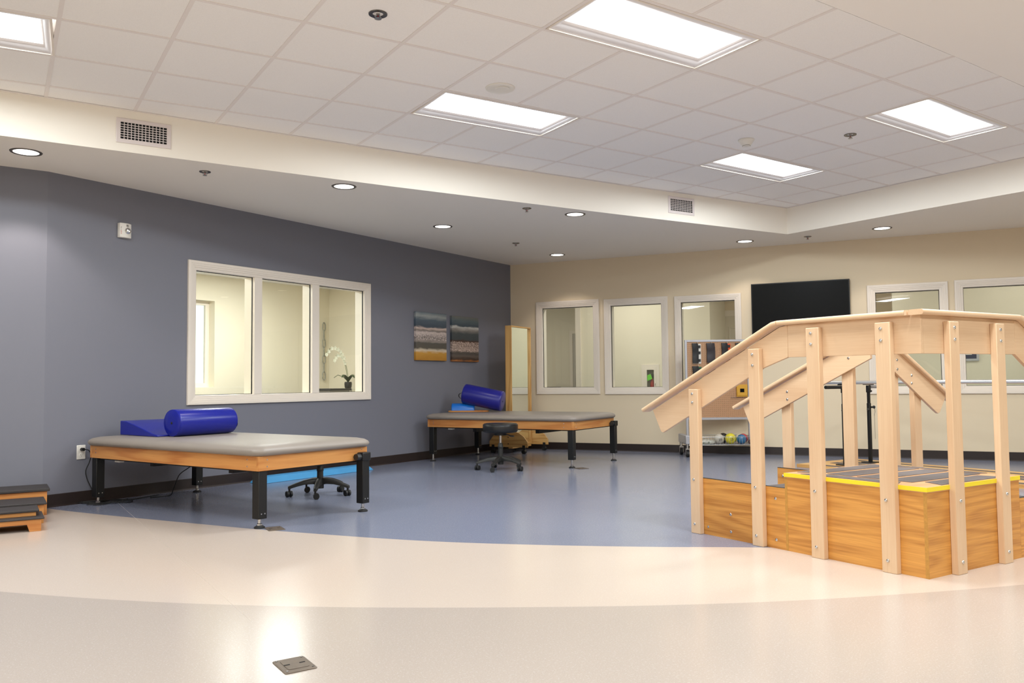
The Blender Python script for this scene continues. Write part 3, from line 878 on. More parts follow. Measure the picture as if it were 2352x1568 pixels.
def spline(pts, n=8):
    P = [Vector(p) for p in pts]; out = []
    for i in range(len(P)-1):
        p0, p1, p2, p3 = P[max(i-1, 0)], P[i], P[i+1], P[min(i+2, len(P)-1)]
        for k in range(n):
            t_ = k/n
            out.append(tuple(0.5*((2*p1)+(p2-p0)*t_+(2*p0-5*p1+4*p2-p3)*t_*t_+(3*p1-p0-3*p2+p3)*t_**3)))
    out.append(tuple(P[-1]))
    return out
t = thing('power_lead', 'black power cord from the outlet, coiled on the floor under the mat table', 'cord')
c = [Bp(0.307, 0.449, 0.012), Bp(0.307, 0.449, 0.045)]
MB().tube([tuple(p) for p in c], 0.014, 10).build('plug', M['rubber'], t, smooth=True)
path = [Bp(0.307, 0.449, 0.045), Bp(0.345, 0.44, 0.05), Bp(0.372, 0.40, 0.04), Bp(0.365, 0.34, 0.03), Bp(0.335, 0.27, 0.03), Bp(0.345, 0.20, 0.035), Bp(0.375, 0.12, 0.05), Bp(0.40, 0.03, 0.09), Bp(0.40, 0.006, 0.13)]
base = Bp(0.42, 0, 0.16)
for k in range(42):
    a = k*0.62
    cc = base+Vector((0.16*math.cos(a)+0.05*math.sin(0.37*k), 0.10*math.sin(a*0.83)+0.02*math.cos(k*0.7), 0.006+0.004*(k % 3)))
    fo = Vector((0.790, 7.626, 0)); dv = Vector((cc.x-fo.x, cc.y-fo.y, 0))
    if dv.length < 0.062: cc = fo+dv.normalized()*0.062+Vector((0, 0, cc.z))
    path.append(cc)
path += [Bp(0.62, 0.006, 0.2), Bp(0.80, 0.006, 0.16), Bp(0.95, 0.006, 0.12)]
MB().tube(spline(path, 4), 0.0042, 6).build('cable', M['rubber'], t, smooth=True)
t = thing('hanging_lead', 'black cord hanging from beneath the mat table by the window', 'cord')
MB().tube(spline([Bp(1.12, 0.40, 0.42), Bp(1.13, 0.33, 0.40), Bp(1.09, 0.26, 0.38), Bp(1.0, 0.20, 0.36), Bp(0.975, 0.14, 0.34), Bp(0.97, 0.06, 0.3), Bp(0.96, 0.006, 0.26), Bp(0.8, 0.006, 0.22)], 6), 0.0042, 6).build('cable', M['rubber'], t, smooth=True)

def seascape(name, stops, foam0, foam1, foamcol):
    t = NT(name)
    tc = t.n('ShaderNodeTexCoord')
    sp = t.n('ShaderNodeSeparateXYZ'); t.l(tc.outputs['Generated'], sp.inputs[0])
    z = sp.outputs[2]
    mp = t.n('ShaderNodeMapping'); mp.inputs['Scale'].default_value = (3, 1, 14); t.l(tc.outputs['Generated'], mp.inputs[0])
    n = t.noise(mp.outputs[0], 1.3, 5, 0.4)
    zz = t.math('ADD', z, t.math('MULTIPLY', t.math('SUBTRACT', n, 0.5), 0.10))
    col = t.ramp(zz, stops)
    mp2 = t.n('ShaderNodeMapping'); mp2.inputs['Scale'].default_value = (22, 1, 34); t.l(tc.outputs['Generated'], mp2.inputs[0])
    n2 = t.noise(mp2.outputs[0], 1.0, 4, 0.6, 0.65)
    f = t.ramp(n2, [(0.46, (0, 0, 0, 1)), (0.56, (1, 1, 1, 1))])
    band = t.math('MULTIPLY', t.math('GREATER_THAN', zz, foam0), t.math('LESS_THAN', zz, foam1))
    k = t.mix(t.math('MULTIPLY', f, t.math('MULTIPLY', band, 0.75)), col, foamcol)
    t.l(k, t.b.inputs['Base Color']); t.b.inputs['Roughness'].default_value = 0.55
    return t.m
pics = [
    ('seascape_gold_sand', 'canvas print of surf over golden sand on the blue wall', 4.572, 5.197, 1.268, 1.888, 0.42, 0.60, C(206, 190, 182),
     [(0.0, C(168, 116, 36)), (0.16, C(190, 140, 56)), (0.21, C(206, 190, 166)), (0.25, C(88, 82, 72)), (0.36, C(84, 80, 74)), (0.40, C(150, 138, 130)), (0.47, C(112, 102, 98)), (0.58, C(196, 180, 174)), (0.62, C(120, 110, 104)), (0.67, C(206, 184, 172)), (0.71, C(62, 74, 86)), (0.84, C(78, 92, 104)), (0.92, C(150, 154, 152)), (1.0, C(104, 116, 124))]),
    ('seascape_dark_wave', 'canvas print of a dark breaking wave, beside the golden sand print', 5.318, 5.925, 1.266, 1.880, 0.22, 0.44, C(206, 182, 168),
     [(0.0, C(176, 110, 54)), (0.05, C(60, 44, 34)), (0.12, C(96, 84, 76)), (0.19, C(70, 66, 62)), (0.24, C(140, 122, 112)), (0.40, C(120, 102, 92)), (0.45, C(70, 44, 30)), (0.49, C(62, 68, 70)), (0.62, C(66, 72, 74)), (0.70, C(128, 122, 116)), (0.76, C(190, 188, 182)), (0.79, C(58, 72, 82)), (0.90, C(84, 98, 104)), (1.0, C(112, 112, 106))])]
for name, lab, s0, s1, h0, h1, f0, f1, fc, stops in pics:
    m = MB(); m.box(0, s1-s0, -0.036, 0, 0, h1-h0)
    o = m.build('canvas_print', seascape(name, stops, f0, f1, fc), bevel=0.003)
    o.matrix_world = TB @ Matrix.Translation((s0, -0.001, h0))
    tag(o, lab, 'picture', 'pair of seascape canvases')

# ------------------------------------------------------------------ television
t = thing('television', 'large black flat screen television on the beige wall', 'television')
t.matrix_world = TE @ Matrix.Translation((3.505, -0.03, 1.50))
MB().box(0, 1.205, -0.032, 0, 0, 0.735).build('cabinet', M['black'], t, bevel=0.004)
MB().box(0.012, 1.193, -0.0335, -0.032, 0.018, 0.723).build('screen', M['screen'], t)
MB().box(0.35, 0.85, 0.0, 0.03, 0.2, 0.55).build('wall_mount', M['black'], t)

# ------------------------------------------------------------------ mat tables
def mat_table(label, loc, rz, W, L, zb, zt, pad):
    """Local frame: origin under the near corner of the apron, x across the width, y along the length."""
    t = thing('mat_table', label, 'table', (loc[0], loc[1], 0), rz, 'mat tables')
    th = 0.022
    MB().box(0, W, 0, th, zb, zt).build('apron_board', M['fir_x'], t, bevel=0.002)
    MB().box(0, W, L-th, L, zb, zt).build('apron_board', M['fir_x'], t, bevel=0.002)
    MB().box(0, th, th, L-th, zb, zt).build('apron_board', M['fir_y'], t, bevel=0.002)
    MB().box(W-th, W, th, L-th, zb, zt).build('apron_board', M['fir_y'], t, bevel=0.002)
    MB().box(th, W-th, th, L-th, zb+0.03, zt).build('platform', M['fir_y'], t)
    rg = []
    for q, ov in ((0.0, 0.005), (0.004, 0.022), (0.016, 0.034), (0.030, 0.038), (0.046, 0.030), (0.060, 0.008), (0.0695, -0.035), (0.0735, -0.09), (0.0745, -0.16)):
        rg.append(rrect(W/2+ov, L/2+ov, max(0.02, 0.07+ov*0.45), zt+q, 6, (W/2, L/2)))
    MB().rings(rg).build('cushion', M['vinyl'], t, smooth=True, ang=60)
    m = MB()
    for a in ((0.03, W-0.03, 0.03, 0.07), (0.03, W-0.03, L-0.07, L-0.03), (0.03, 0.07, 0.07, L-0.07), (W-0.07, W-0.03, 0.07, L-0.07)):
        m.box(a[0], a[1], a[2], a[3], zb-0.012, zb+0.03)
    m.box(0.2, W-0.2, 0.55, 0.60, zb-0.06, zb-0.012); m.box(0.2, W-0.2, L-0.6, L-0.55, zb-0.06, zb-0.012)
    m.build('under_frame', M['black'], t)
    hw = 0.035
    for k, (x, y, z1) in enumerate(((0.045, 0.045, zb), (W-0.035-0.03, -0.02, zb+0.05), (0.045, L-0.05, zb), (W-0.05, L-0.05, zb))):
        o = MB().box(x-hw, x+hw, y-hw, y+hw, pad, z1).build('leg', M['black'], t, bevel=0.004)
        m = MB(); m.cyl((x, y, 0.012), (x, y, pad), 0.0125, 12); m.lathe([(0.018, 0.018), (0.018, 0.03), (0.0125, 0.034)], 6, (x, y, 0))
        m.build('foot_rod', M['chrome'], o, smooth=True)
        m = MB(); m.lathe([(0.037, 0), (0.036, 0.010), (0.018, 0.020)], 18, (x, y, 0)); m.build('foot_pad', M['rubber'], o, smooth=True)
        for q in (-0.014, 0.014):
            m = MB(); m.cyl((x+q, y-hw, pad+0.035), (x+q, y-hw-0.004, pad+0.035), 0.005, 8); m.build('bolt', M['chrome'], o)
    x = W-0.065
    MB().box(x-0.042, x+0.042, -0.065, 0.0, zb+0.0, zb+0.062).build('leg_bracket', M['black'], t, bevel=0.006)
    MB().cyl((x-0.042, -0.032, zb+0.030), (x-0.085, -0.032, zb+0.030), 0.026, 8).build('knob', M['blackplastic'], t)
    for (a, b) in ((0.07, zb+0.028), (0.07, zt-0.025), (W-0.06, zt-0.015)):
        m = MB(); m.lathe([(0.0055, 0), (0.005, 0.003), (0.001, 0.004)], 8, T=Matrix.Translation((a, 0, b)) @ Matrix.Rotation(R(90), 4, 'X')); m.build('bolt', M['chrome'], t)
    for (a, b) in ((0.12, zb+0.028), (0.12, zt-0.025), (L-0.09, zb+0.045), (L-0.09, zt-0.025)):
        m = MB(); m.lathe([(0.0055, 0), (0.005, 0.003), (0.001, 0.004)], 8, T=Matrix.Translation((0, a, b)) @ Matrix.Rotation(R(-90), 4, 'Y')); m.build('bolt', M['chrome'], t)
    MB().box(0.06, 0.10, L-0.34, L-0.27, zb-0.03, zb-0.012).build('control_tag', M['white'], t)
    return t
T1 = (1.555, 5.650, R(22.4)); T2 = (5.587, 7.532, R(26.8))
mat_table('mat table with taupe cushion and oak-colored apron under the three-pane window', T1[:2], T1[2], 1.015, 2.168, 0.387, 0.487, 0.064)
mat_table('mat table with taupe cushion in the corner, in front of the standing mirror', T2[:2], T2[2], 1.121, 2.035, 0.428, 0.523, 0.092)
ZT1, ZT2 = 0.487+0.075, 0.523+0.075

def bolster(label, p0, p1, r, mt, strap_end, cat='bolster'):
    a, b = Vector(p0), Vector(p1)
    d = (b-a); L = d.length
    t = thing('bolster', label, 'bolster', tuple(a))
    q = d.normalized().to_track_quat('Z', 'Y').to_matrix().to_4x4()
    t.matrix_world = Matrix.Translation(a) @ q
    m = MB(); m.lathe([(r*0.4, -0.002), (r*0.93, 0.0), (r*0.985, 0.006), (r, 0.016), (r, L-0.016), (r*0.985, L-0.006), (r*0.93, L), (r*0.4, L+0.002)], 40); m.build('body', mt, t, smooth=True, ang=50)
    for z in (0.004, L-0.004):
        m = MB(); m.tube([(r*0.955*math.cos(k*math.pi/16), r*0.955*math.sin(k*math.pi/16), z) for k in range(32)], 0.004, 6, closed=True); m.build('piping', mt, t, smooth=True)
    m = MB(); m.lathe([(0.011, -0.003), (0.009, -0.006), (0.001, -0.007)], 14); m.build('vent_eyelet', M['rubber'], t)
    m = MB(); m.lathe([(0.011, L+0.003), (0.009, L+0.006), (0.001, L+0.007)], 14); m.build('vent_eyelet', M['rubber'], t)
    s = -1 if strap_end == 0 else 1
    z0 = 0 if strap_end == 0 else L
    m = MB(); rg = []
    Ti = t.matrix_world.to_3x3().inverted()
    dn = (Ti @ Vector((0, 0, -1))); dn.z = 0; dn.normalize(); sd = Vector((-dn.y, dn.x, 0))
    for k in range(13):
        aa = math.pi*k/12
        c = dn*(0.035-0.045*math.cos(aa))+Vector((0, 0, z0+s*(0.078*math.sin(aa))))
        rg.append([tuple(c-sd*0.012), tuple(c+sd*0.012), tuple(c+sd*0.012+Vector((0, 0, -s*0.004))), tuple(c-sd*0.012+Vector((0, 0, -s*0.004)))])
    m.rings(rg); m.build('strap', M['rubber'], t)
    return t
bolster('royal blue bolster with black strap on the mat table under the window', (1.262, 7.102, ZT1+0.1095), (1.772, 7.345, ZT1+0.1095), 0.109, M['bvinyl'], 1)
bolster('navy blue bolster tilted up on a smaller blue half bolster', (5.262, 9.455, ZT2+0.236), (5.605, 9.075, ZT2+0.1325), 0.130, M['bvinyl2'], 0)

t = thing('wedge', 'royal blue wedge cushion lying behind the bolster under the window', 'wedge', (0.957, 7.695, ZT1), R(-70))
prof = [(0, 0), (0.59, 0), (0.59, 0.013), (0.50, 0.027), (0.38, 0.056), (0.21, 0.094), (0.09, 0.115), (0.0, 0.119)]
MB().prism(prof, 'xz', 0.0, 0.47).build('body', M['bvinyl'], t, bevel=0.008, seg=3)

pd = Vector((5.55-5.04, 9.155-9.49, 0)); pa = math.atan2(pd.y, pd.x)
t = thing('transfer_board', 'thin wooden board with rounded ends beneath the blue half bolster', 'board', (5.04, 9.475, ZT2), pa)
MB().rings([rrect(0.255, 0.10, 0.05, 0.0, 5, (0.25, 0.06)), rrect(0.262, 0.107, 0.055, 0.005, 5, (0.25, 0.06)), rrect(0.262, 0.107, 0.055, 0.014, 5, (0.25, 0.06)), rrect(0.255, 0.10, 0.05, 0.019, 5, (0.25, 0.06))]).build('board', M['fir_x'], t, smooth=True)
t = thing('half_bolster', 'bright blue half-round bolster on a thin wooden board', 'bolster', (5.09, 9.505, ZT2+0.0195), pa)
hp = [(0.085*math.cos(a), 0.092*math.sin(a)) for a in [math.pi*k/18 for k in range(19)]]
rg = []
for x, s_ in ((0.0, 0.90), (0.006, 0.97), (0.02, 1.0), (0.28, 1.0), (0.294, 0.97), (0.30, 0.90)):
    rg.append([(x, 0.07+y*s_, z*s_) for y, z in hp])
MB().rings(rg).build('body', M['ltblue'], t, smooth=True, ang=60)
MB().tube([(0.012, 0.07+y*0.985, z*0.985) for y, z in hp], 0.003, 6).build('piping', M['ltblue'], t, smooth=True)

# ------------------------------------------------------------------ rolling stools
def stool(label, loc, seat_z, rz, base_r):
    t = thing('rolling_stool', label, 'stool', (loc[0], loc[1], 0), rz, 'black rolling stools')
    r = 0.197; z = seat_z
    prof = [(r*0.80, z-0.105), (r*0.93, z-0.10), (r*0.99, z-0.085), (r, z-0.06), (r, z-0.035), (r*0.985, z-0.016), (r*0.93, z-0.004), (r*0.80, z), (r*0.3, z+0.002)]
    MB().lathe(prof, 40).build('seat', M['seatvinyl'], t, smooth=True, ang=60)
    MB().tube([(r*0.985*math.cos(k*math.pi/20), r*0.985*math.sin(k*math.pi/20), z-0.018) for k in range(40)], 0.004, 6, closed=True).build('piping', M['seatvinyl'], t, smooth=True)
    MB().cyl((0, 0, z-0.135), (0, 0, z-0.103), 0.07, 18).build('seat_plate', M['blackplastic'], t, smooth=True)
    MB().tube([(0.02, 0, z-0.12), (0.13, -0.03, z-0.125), (0.17, -0.04, z-0.137), (0.22, -0.05, z-0.136)], [0.005, 0.005, 0.008, 0.008], 8).build('lever', M['blackplastic'], t, smooth=True)
    MB().cyl((0, 0, 0.2), (0, 0, z-0.10), 0.014, 14).build('piston', M['chrome'], t, smooth=True)
    zc = min(z-0.16, 0.30)
    m = MB(); m.lathe([(0.032, 0.062), (0.032, 0.115), (0.028, 0.12), (0.0265, zc-0.06), (0.030, zc-0.055), (0.030, zc-0.035), (0.027, zc-0.03), (0.027, zc-0.015), (0.018, zc)], 18); m.build('column', M['blackplastic'], t, smooth=True)
    for k in range(5):
        a = R(72*k); ca, sa = math.cos(a), math.sin(a)
        rg = []
        for d, zz, hw, hh in ((0.015, 0.122, 0.026, 0.030), (0.07, 0.127, 0.024, 0.024), (0.14, 0.120, 0.021, 0.019), (0.20, 0.104, 0.019, 0.016), (base_r-0.012, 0.088, 0.017, 0.014), (base_r+0.012, 0.080, 0.013, 0.012)):
            rg.append([(ca*d-sa*y, sa*d+ca*y, zz+z_) for y, z_ in ((-hw, -hh), (hw, -hh), (hw, hh*0.5), (hw*0.6, hh), (-hw*0.6, hh), (-hw, hh*0.5))])
        leg = MB().rings(rg).build('leg', M['blackplastic'], t, smooth=True, ang=50)
        th = a+R(100+47*k)
        ct, st = math.cos(th), math.sin(th)
        cx, cy = ca*base_r, sa*base_r
        m = MB(); m.cyl((cx, cy, 0.03), (cx, cy, 0.078), 0.009, 8)
        for q in (-1, 1):
            ox, oy = cx+ct*0.008-st*q*0.0155, cy+st*0.008+ct*q*0.0155
            m.cyl((ox-(-st)*0.009, oy-ct*0.009, 0.026), (ox+(-st)*0.009, oy+ct*0.009, 0.026), 0.026, 16)
        m.build('caster', M['rubber'], leg, smooth=True)
    return t
stool('black rolling stool standing in front of the corner mat table', (4.857, 7.914), 0.520, R(-68), 0.262)
stool('black rolling stool tucked behind the mat table under the window', (2.485, 7.08), 0.430, R(-118), 0.262)

# foam beam on the floor along the blue wall
a0, a1 = Vector((2.32, 8.22, 0)), Vector((3.70, 8.80, 0))
t = thing('foam_beam', 'long sky blue foam beam on the floor along the blue wall', 'foam beam', tuple(a0), math.atan2(a1.y-a0.y, a1.x-a0.x))
m = MB(); m.rings([[(-0.03, 0.0, 0.0), (-0.03, 0.20, 0), (0.02, 0.165, 0.062), (0.02, 0.055, 0.062)], [(1.52, 0, 0), (1.52, 0.20, 0), (1.47, 0.165, 0.062), (1.47, 0.055, 0.062)]])
m.build('body', M['foam'], t, bevel=0.008)

# ------------------------------------------------------------------ nested step platforms beside the wall corner
def step(label, xr, y0, y1, h, slab, z0=0.0, L=0.62, feet=True):
    t = thing('step_platform', label, 'step', (xr, y0, z0), 0, 'nested training steps')
    MB().box(-L, 0.012, -0.012, y1-y0, h-slab, h).build('tread', M['gripblk'], t, bevel=0.004)
    th = 0.019
    if feet:
        ft = min(0.03+0.2*h, 0.06)
        poly = [(-0.006, 0), (-0.075, 0), (-0.09, ft), (-L+0.09, ft), (-L+0.075, 0), (-L+0.006, 0), (-L+0.006, h-slab), (-0.006, h-slab)]
    else:
        poly = [(-0.006, 0), (-L+0.006, 0), (-L+0.006, h-slab), (-0.006, h-slab)]
    MB().prism(poly, 'xz', 0, th).build('front_board', M['fir_x'], t, bevel=0.0015)
    MB().prism(poly, 'xz', y1-y0-th-0.01, y1-y0-0.01).build('rear_board', M['fir_x'], t)
    D = y1-y0
    sp = [(th, 0), (th+0.06, 0), (th+0.075, 0.03 if feet else 0), (D-th-0.08, 0.03 if feet else 0), (D-th-0.065, 0), (D-th-0.01, 0), (D-th-0.01, h-slab), (th, h-slab)]
    for x in (-0.006-th, -L+0.006):
        MB().prism(sp, 'yz', x, x+th).build('side_board', M['fir_y'], t)
    return t
step('tallest black-topped wooden step, at the back of the nested steps', 0.409, 7.264, 7.60, 0.201, 0.021)
step('second tallest black-topped wooden step of the nested steps', 0.366, 6.836, 7.20, 0.148, 0.016)
step('low black-topped wooden step with cut-out feet, in front of the nested steps', 0.334, 6.478, 6.80, 0.0925, 0.012)
step('shallow black-topped wooden riser lying on the lowest step', 0.306, 6.56, 6.80, 0.044, 0.017, 0.0935, 0.58, False)

# ------------------------------------------------------------------ floor box plates
def plate(label, ctr, w, l, rz, dents=True):
    t = thing('floor_box', label, 'floor box', (ctr[0], ctr[1], 0.0005), rz, 'floor box covers')
    MB().rings([rrect(w/2, l/2, 0.008, 0.0, 4), rrect(w/2, l/2, 0.008, 0.002, 4), rrect(w/2-0.004, l/2-0.004, 0.006, 0.004, 4)]).build('cover', M['bronze'], t)
    MB().rings([rrect(w*0.33, l*0.33, 0.006, 0.0042, 3), rrect(w*0.33, l*0.33, 0.006, 0.0052, 3), rrect(w*0.325, l*0.325, 0.005, 0.0056, 3)]).build('lid', M['bronze'], t)
    for sx in (-1, 1):
        for sy in (-1, 1):
            m = MB(); m.cyl((sx*w*0.40, sy*l*0.40, 0.004), (sx*w*0.40, sy*l*0.40, 0.0052), 0.004, 8); m.build('screw', M['sprk'], t)
    for sx in (-0.24, 0.24):
        MB().box(sx*w-0.010, sx*w+0.010, -0.004, 0.004, 0.0055, 0.0062).build('finger_slot_dark', M['hole_dark'], t)  # black pieces on the lid paint the shade of its slots
    return t
plate('bronze square floor box cover on the bare taupe floor', (0.915, 2.863), 0.112, 0.148, R(1))
plate('dark floor box cover beside the foot of the mat table under the window', (1.657, 5.619), 0.112, 0.145, R(-3))
plate('dark floor box cover beside the foot of the corner mat table', (5.655, 7.49), 0.125, 0.14, R(-3))

# ------------------------------------------------------------------ corner training stairs
SX, SY = 3.856, 2.340
st = thing('training_stairs', 'L-shaped wooden training stairs with maple handrails and oak platform', 'stairs', (SX, SY, 0))
def sb(name, x0, x1, y0, y1, z0, z1, mt, bev=0.0):
    return MB().box(x0-SX, x1-SX, y0-SY, y1-SY, z0, z1).build(name, mt, st, bevel=bev)
PX, PY, PZ = 4.72, 3.185, 0.438
sb('platform_panel', SX, SX+0.018, SY+0.018, PY-0.016, 0, 0.412, M['oak_y'])
sb('platform_panel', SX, PX, SY, SY+0.018, 0, 0.412, M['oak_x'])
sb('platform_panel', PX-0.018, PX, SY+0.018, PY, 0, 0.412, M['oak_y'])
sb('platform_panel', SX+0.018, PX-0.018, PY-0.018, PY, 0, 0.412, M['oak_x'])
sb('edge_band', SX-0.0008, SX+0.001, SY-0.0006, SY+0.018, 0, 0.412, M['oakedge'])
sb('edge_band', SX-0.0008, SX+0.001, PY-0.016, PY+0.001, 0, 0.412, M['oakedge'])
sb('platform_top', SX-0.004, PX+0.002, SY-0.004, PY+0.002, 0.4125, PZ, M['birch_x'])
sb('edge_tape', SX-0.0065, SX-0.004, SY-0.0065, PY+0.002, 0.4175, PZ+0.001, M['yellow'])
sb('edge_tape', SX-0.004, PX+0.002, SY-0.0065, SY-0.004, 0.4175, PZ+0.001, M['yellow'])
def grip(poly):
    MB().prism([(x-SX, y-SY) for x, y in poly], 'xy', PZ+0.0002, PZ+0.0022).build('grip_strip', M['grip'], st)
def gr(x0, x1, y0, y1): grip([(x0, y0), (x1, y0), (x1, y1), (x0, y1)])
grip([(3.874, 2.50), (3.968, 2.545), (3.968, 3.05), (3.874, 3.09)])
grip([(4.01, 2.354), (4.60, 2.354), (4.555, 2.470), (4.06, 2.470)])
grip([(4.660, 2.52), (4.710, 2.50), (4.710, 3.10), (4.660, 3.06)])
for a, b in ((2.500, 2.650), (2.684, 2.818), (2.852, 3.005)): gr(3.996, 4.634, a, b)
grip([(4.00, 3.038), (4.63, 3.038), (4.67, 3.165), (3.94, 3.165)])
# flight toward the blue wall
def flight_y():
    sb('stringer_panel', SX, SX+0.018, PY+0.001, 3.872, 0, 0.350, M['oak_y'])
    sb('stringer_panel', PX-0.018, PX, PY+0.001, 3.945, 0, 0.354, M['oak_y'])
    sb('panel_edge', SX-0.0005, SX+0.0185, PY+0.001, 3.872, 0.3501, 0.353, M['blackplastic'])
    sb('panel_edge', PX-0.0185, PX+0.0005, PY+0.001, 3.945, 0.3541, 0.357, M['blackplastic'])
    for k in range(3):
        z = 0.348-0.116*k; y0 = PY+0.001+(0, 0.16, 0.42)[k]; dd = (0.16, 0.26, 0.26)[k]
        sb('tread', SX+0.0185, PX-0.0185, y0, y0+dd, z-0.022, z, M['grip'])
        sb('riser', SX+0.0185, PX-0.0185, y0+dd-0.018, y0+dd, max(0.0, z-0.116), z-0.0225, M['oak_x'])
flight_y()
def flight_x():
    sb('stringer_panel', PX+0.001, 5.50, SY, SY+0.018, 0, 0.318, M['oak_x'])
    sb('stringer_panel', PX+0.001, 5.50, PY-0.018, PY, 0, 0.318, M['oak_x'])
    sb('panel_edge', PX+0.001, 5.50, SY-0.0005, SY+0.0185, 0.3181, 0.321, M['blackplastic'])
    sb('panel_edge', PX+0.001, 5.50, PY-0.0185, PY+0.0005, 0.3181, 0.321, M['blackplastic'])
    for k in range(2):
        z = 0.292-0.146*k; x0 = PX+0.001+0.30*k
        sb('tread', x0, x0+0.30, SY+0.0185, PY-0.0185, z-0.022, z, M['grip'])
        sb('riser', x0+0.282, x0+0.30, SY+0.0185, PY-0.0185, max(0.0, z-0.146), z-0.0225, M['oak_y'])
flight_x()
# posts
def post(x0, x1, y0, y1, ztop, face, bz):
    p = sb('post', x0, x1, y0, y1, 0, ztop, M['maple_z'], 0.003)
    for z in bz:
        if face == 'x-': Tm = Matrix.Translation((x0-SX, (y0+y1)/2-SY+0.008, z)) @ Matrix.Rotation(R(-90), 4, 'Y')
        elif face == 'y-': Tm = Matrix.Translation(((x0+x1)/2-SX, y0-SY, z)) @ Matrix.Rotation(R(90), 4, 'X')
        MB().lathe([(0.0095, 0), (0.0095, 0.001), (0.007, 0.005), (0.003, 0.006), (0.0005, 0.0045)], 12, T=Tm).build('bolt', M['chrome'], p, smooth=True)
    return p
post(3.820, SX-0.0005, 3.823, 3.903, 0.914, 'x-', (0.885, 0.83, 0.34, 0.06))
post(3.820, SX-0.0005, 3.322, 3.402, 1.153, 'x-', (1.12, 1.055, 0.34, 0.06))
post(3.820, SX-0.0005, 2.906, 2.988, 1.252, 'x-', (1.222, 1.162, 0.36, 0.06))
post(3.820, SX-0.0005, 2.484, 2.566, 1.253, 'x-', (1.222, 1.162, 0.36, 0.06))
post(4.047, 4.130, 2.305, SY-0.0005, 1.252, 'y-', (1.222, 1.162, 0.36, 0.06))
post(4.484, 4.566, 2.305, SY-0.0005, 1.254, 'y-', (1.222, 1.162, 0.36, 0.06))
post(4.742, 4.778, 3.852, 3.929, 0.90, '', ())
post(4.742, 4.778, 3.354, 3.435, 1.13, '', ())
post(4.930, 5.010, 3.206, 3.241, 1.13, '', ())
post(5.179, 5.258, 3.206, 3.241, 0.96, '', ())
# rail boards: outlines in their own vertical planes
def rail_y(x0, x1, poly, nm='rail_board'):
    MB().prism([(a-SY, b) for a, b in poly], 'yz', x0-SX, x1-SX).build(nm, M['maple_y'], st, bevel=0.002)
def rail_x(y0, y1, poly, nm='rail_board'):
    MB().prism([(a-SX, b) for a, b in poly], 'xz', y0-SY, y1-SY).build(nm, M['maple_x'], st, bevel=0.002)
rail_y(SX, SX+0.019, [(SY, 1.090), (3.139, 1.096), (3.139, 1.280), (SY, 1.280)])
rail_y(SX, SX+0.019, [(3.140, 1.097), (3.318, 1.040), (4.170, 0.630), (4.188, 0.622), (4.206, 0.628), (4.216, 0.645), (4.285, 0.770), (3.195, 1.272), (3.140, 1.280)])
rail_x(SY, SY+0.019, [(SX+0.0195, 1.090), (4.738, 1.094), (4.738, 1.280), (SX+0.0195, 1.280)])
rail_x(SY, SY+0.019, [(4.739, 1.093), (5.78, 0.51), (5.80, 0.505), (5.815, 0.515), (5.88, 0.66), (4.78, 1.275), (4.739, 1.280)])
rail_y(PX, PX+0.019, [(PY+0.02, 1.098), (4.160, 0.656), (4.186, 0.642), (4.205, 0.650), (4.262, 0.772), (PY+0.02, 1.262)])
rail_x(PY, PY+0.019, [(PX, 1.147), (5.385, 0.748), (5.415, 0.732), (5.437, 0.739), (5.522, 0.852), (PX, 1.285)])
def cap(path, w, hgt):
    """rounded handrail swept along a path of (point, sideways vector)"""
    rg = []
    pts = [Vector((p[0]-SX, p[1]-SY, p[2])) for p in path]
    for k, p in enumerate(pts):
        d = (pts[min(k+1, len(pts)-1)]-pts[max(k-1, 0)]).normalized()
        s = d.cross(Vector((0, 0, 1))).normalized(); u = s.cross(d).normalized()
        rg.append([tuple(p+s*a*w+u*b*hgt) for a, b in ((-0.5, 0.25), (-0.46, 0.08), (-0.38, 0.0), (0.38, 0.0), (0.46, 0.08), (0.5, 0.25), (0.5, 0.75), (0.46, 0.92), (0.38, 1.0), (-0.38, 1.0), (-0.46, 0.92), (-0.5, 0.75))])
    MB().rings(rg).build('handrail', M['maple_y'] if abs(pts[-1].y-pts[0].y) > abs(pts[-1].x-pts[0].x) else M['maple_x'], st, smooth=True, ang=40)
cx = SX+0.004
cap([(cx, 2.405, 1.279), (cx, 3.190, 1.281)], 0.078, 0.027)
cap([(cx, 3.1915, 1.281), (cx, 3.225, 1.276), (cx, 3.27, 1.256), (cx, 4.352, 0.757)], 0.078, 0.027)
cy = SY+0.004
cap([(cx-0.039, cy, 1.279), (4.745, cy, 1.282)], 0.078, 0.027)
cap([(4.7465, cy, 1.282), (4.775, cy, 1.277), (4.815, cy, 1.258), (5.95, cy, 0.635)], 0.078, 0.027)
sb('handrail_joint', cx-0.039, cx+0.039, 2.3915, 2.404, 1.2795, 1.3055, M['maple_x'])
cap([(PX+0.010, PY+0.02, 1.266), (PX+0.010, 4.335, 0.752)], 0.072, 0.027)
cap([(PX+0.05, PY+0.010, 1.255), (5.585, PY+0.010, 0.808)], 0.072, 0.027)
def cone_bolts(pts, axis):
    for x, y, z in pts:
        Tm = Matrix.Translation((x-SX, y-SY, z)) @ (Matrix.Rotation(R(-90), 4, 'Y') if axis == 'x' else Matrix.Rotation(R(90), 4, 'X'))
        MB().lathe([(0.009, 0), (0.009, 0.001), (0.006, 0.004), (0.0005, 0.005)], 10, T=Tm).build('bolt', M['chrome'], st, smooth=True)
cone_bolts([(PX, 3.86, 0.885), (PX, 3.86, 0.832), (PX, 3.365, 1.105), (SX, 3.60, 0.15), (SX, 3.60, 0.045), (SX, 3.79, 0.05), (SX, 3.255, 0.285), (SX, 3.255, 0.05), (PX-0.018, 3.90, 0.30)], 'x')
cone_bolts([(4.97, PY, 1.09), (4.97, PY, 1.03), (5.125, PY, 0.989), (5.123, PY, 0.938)], 'y')

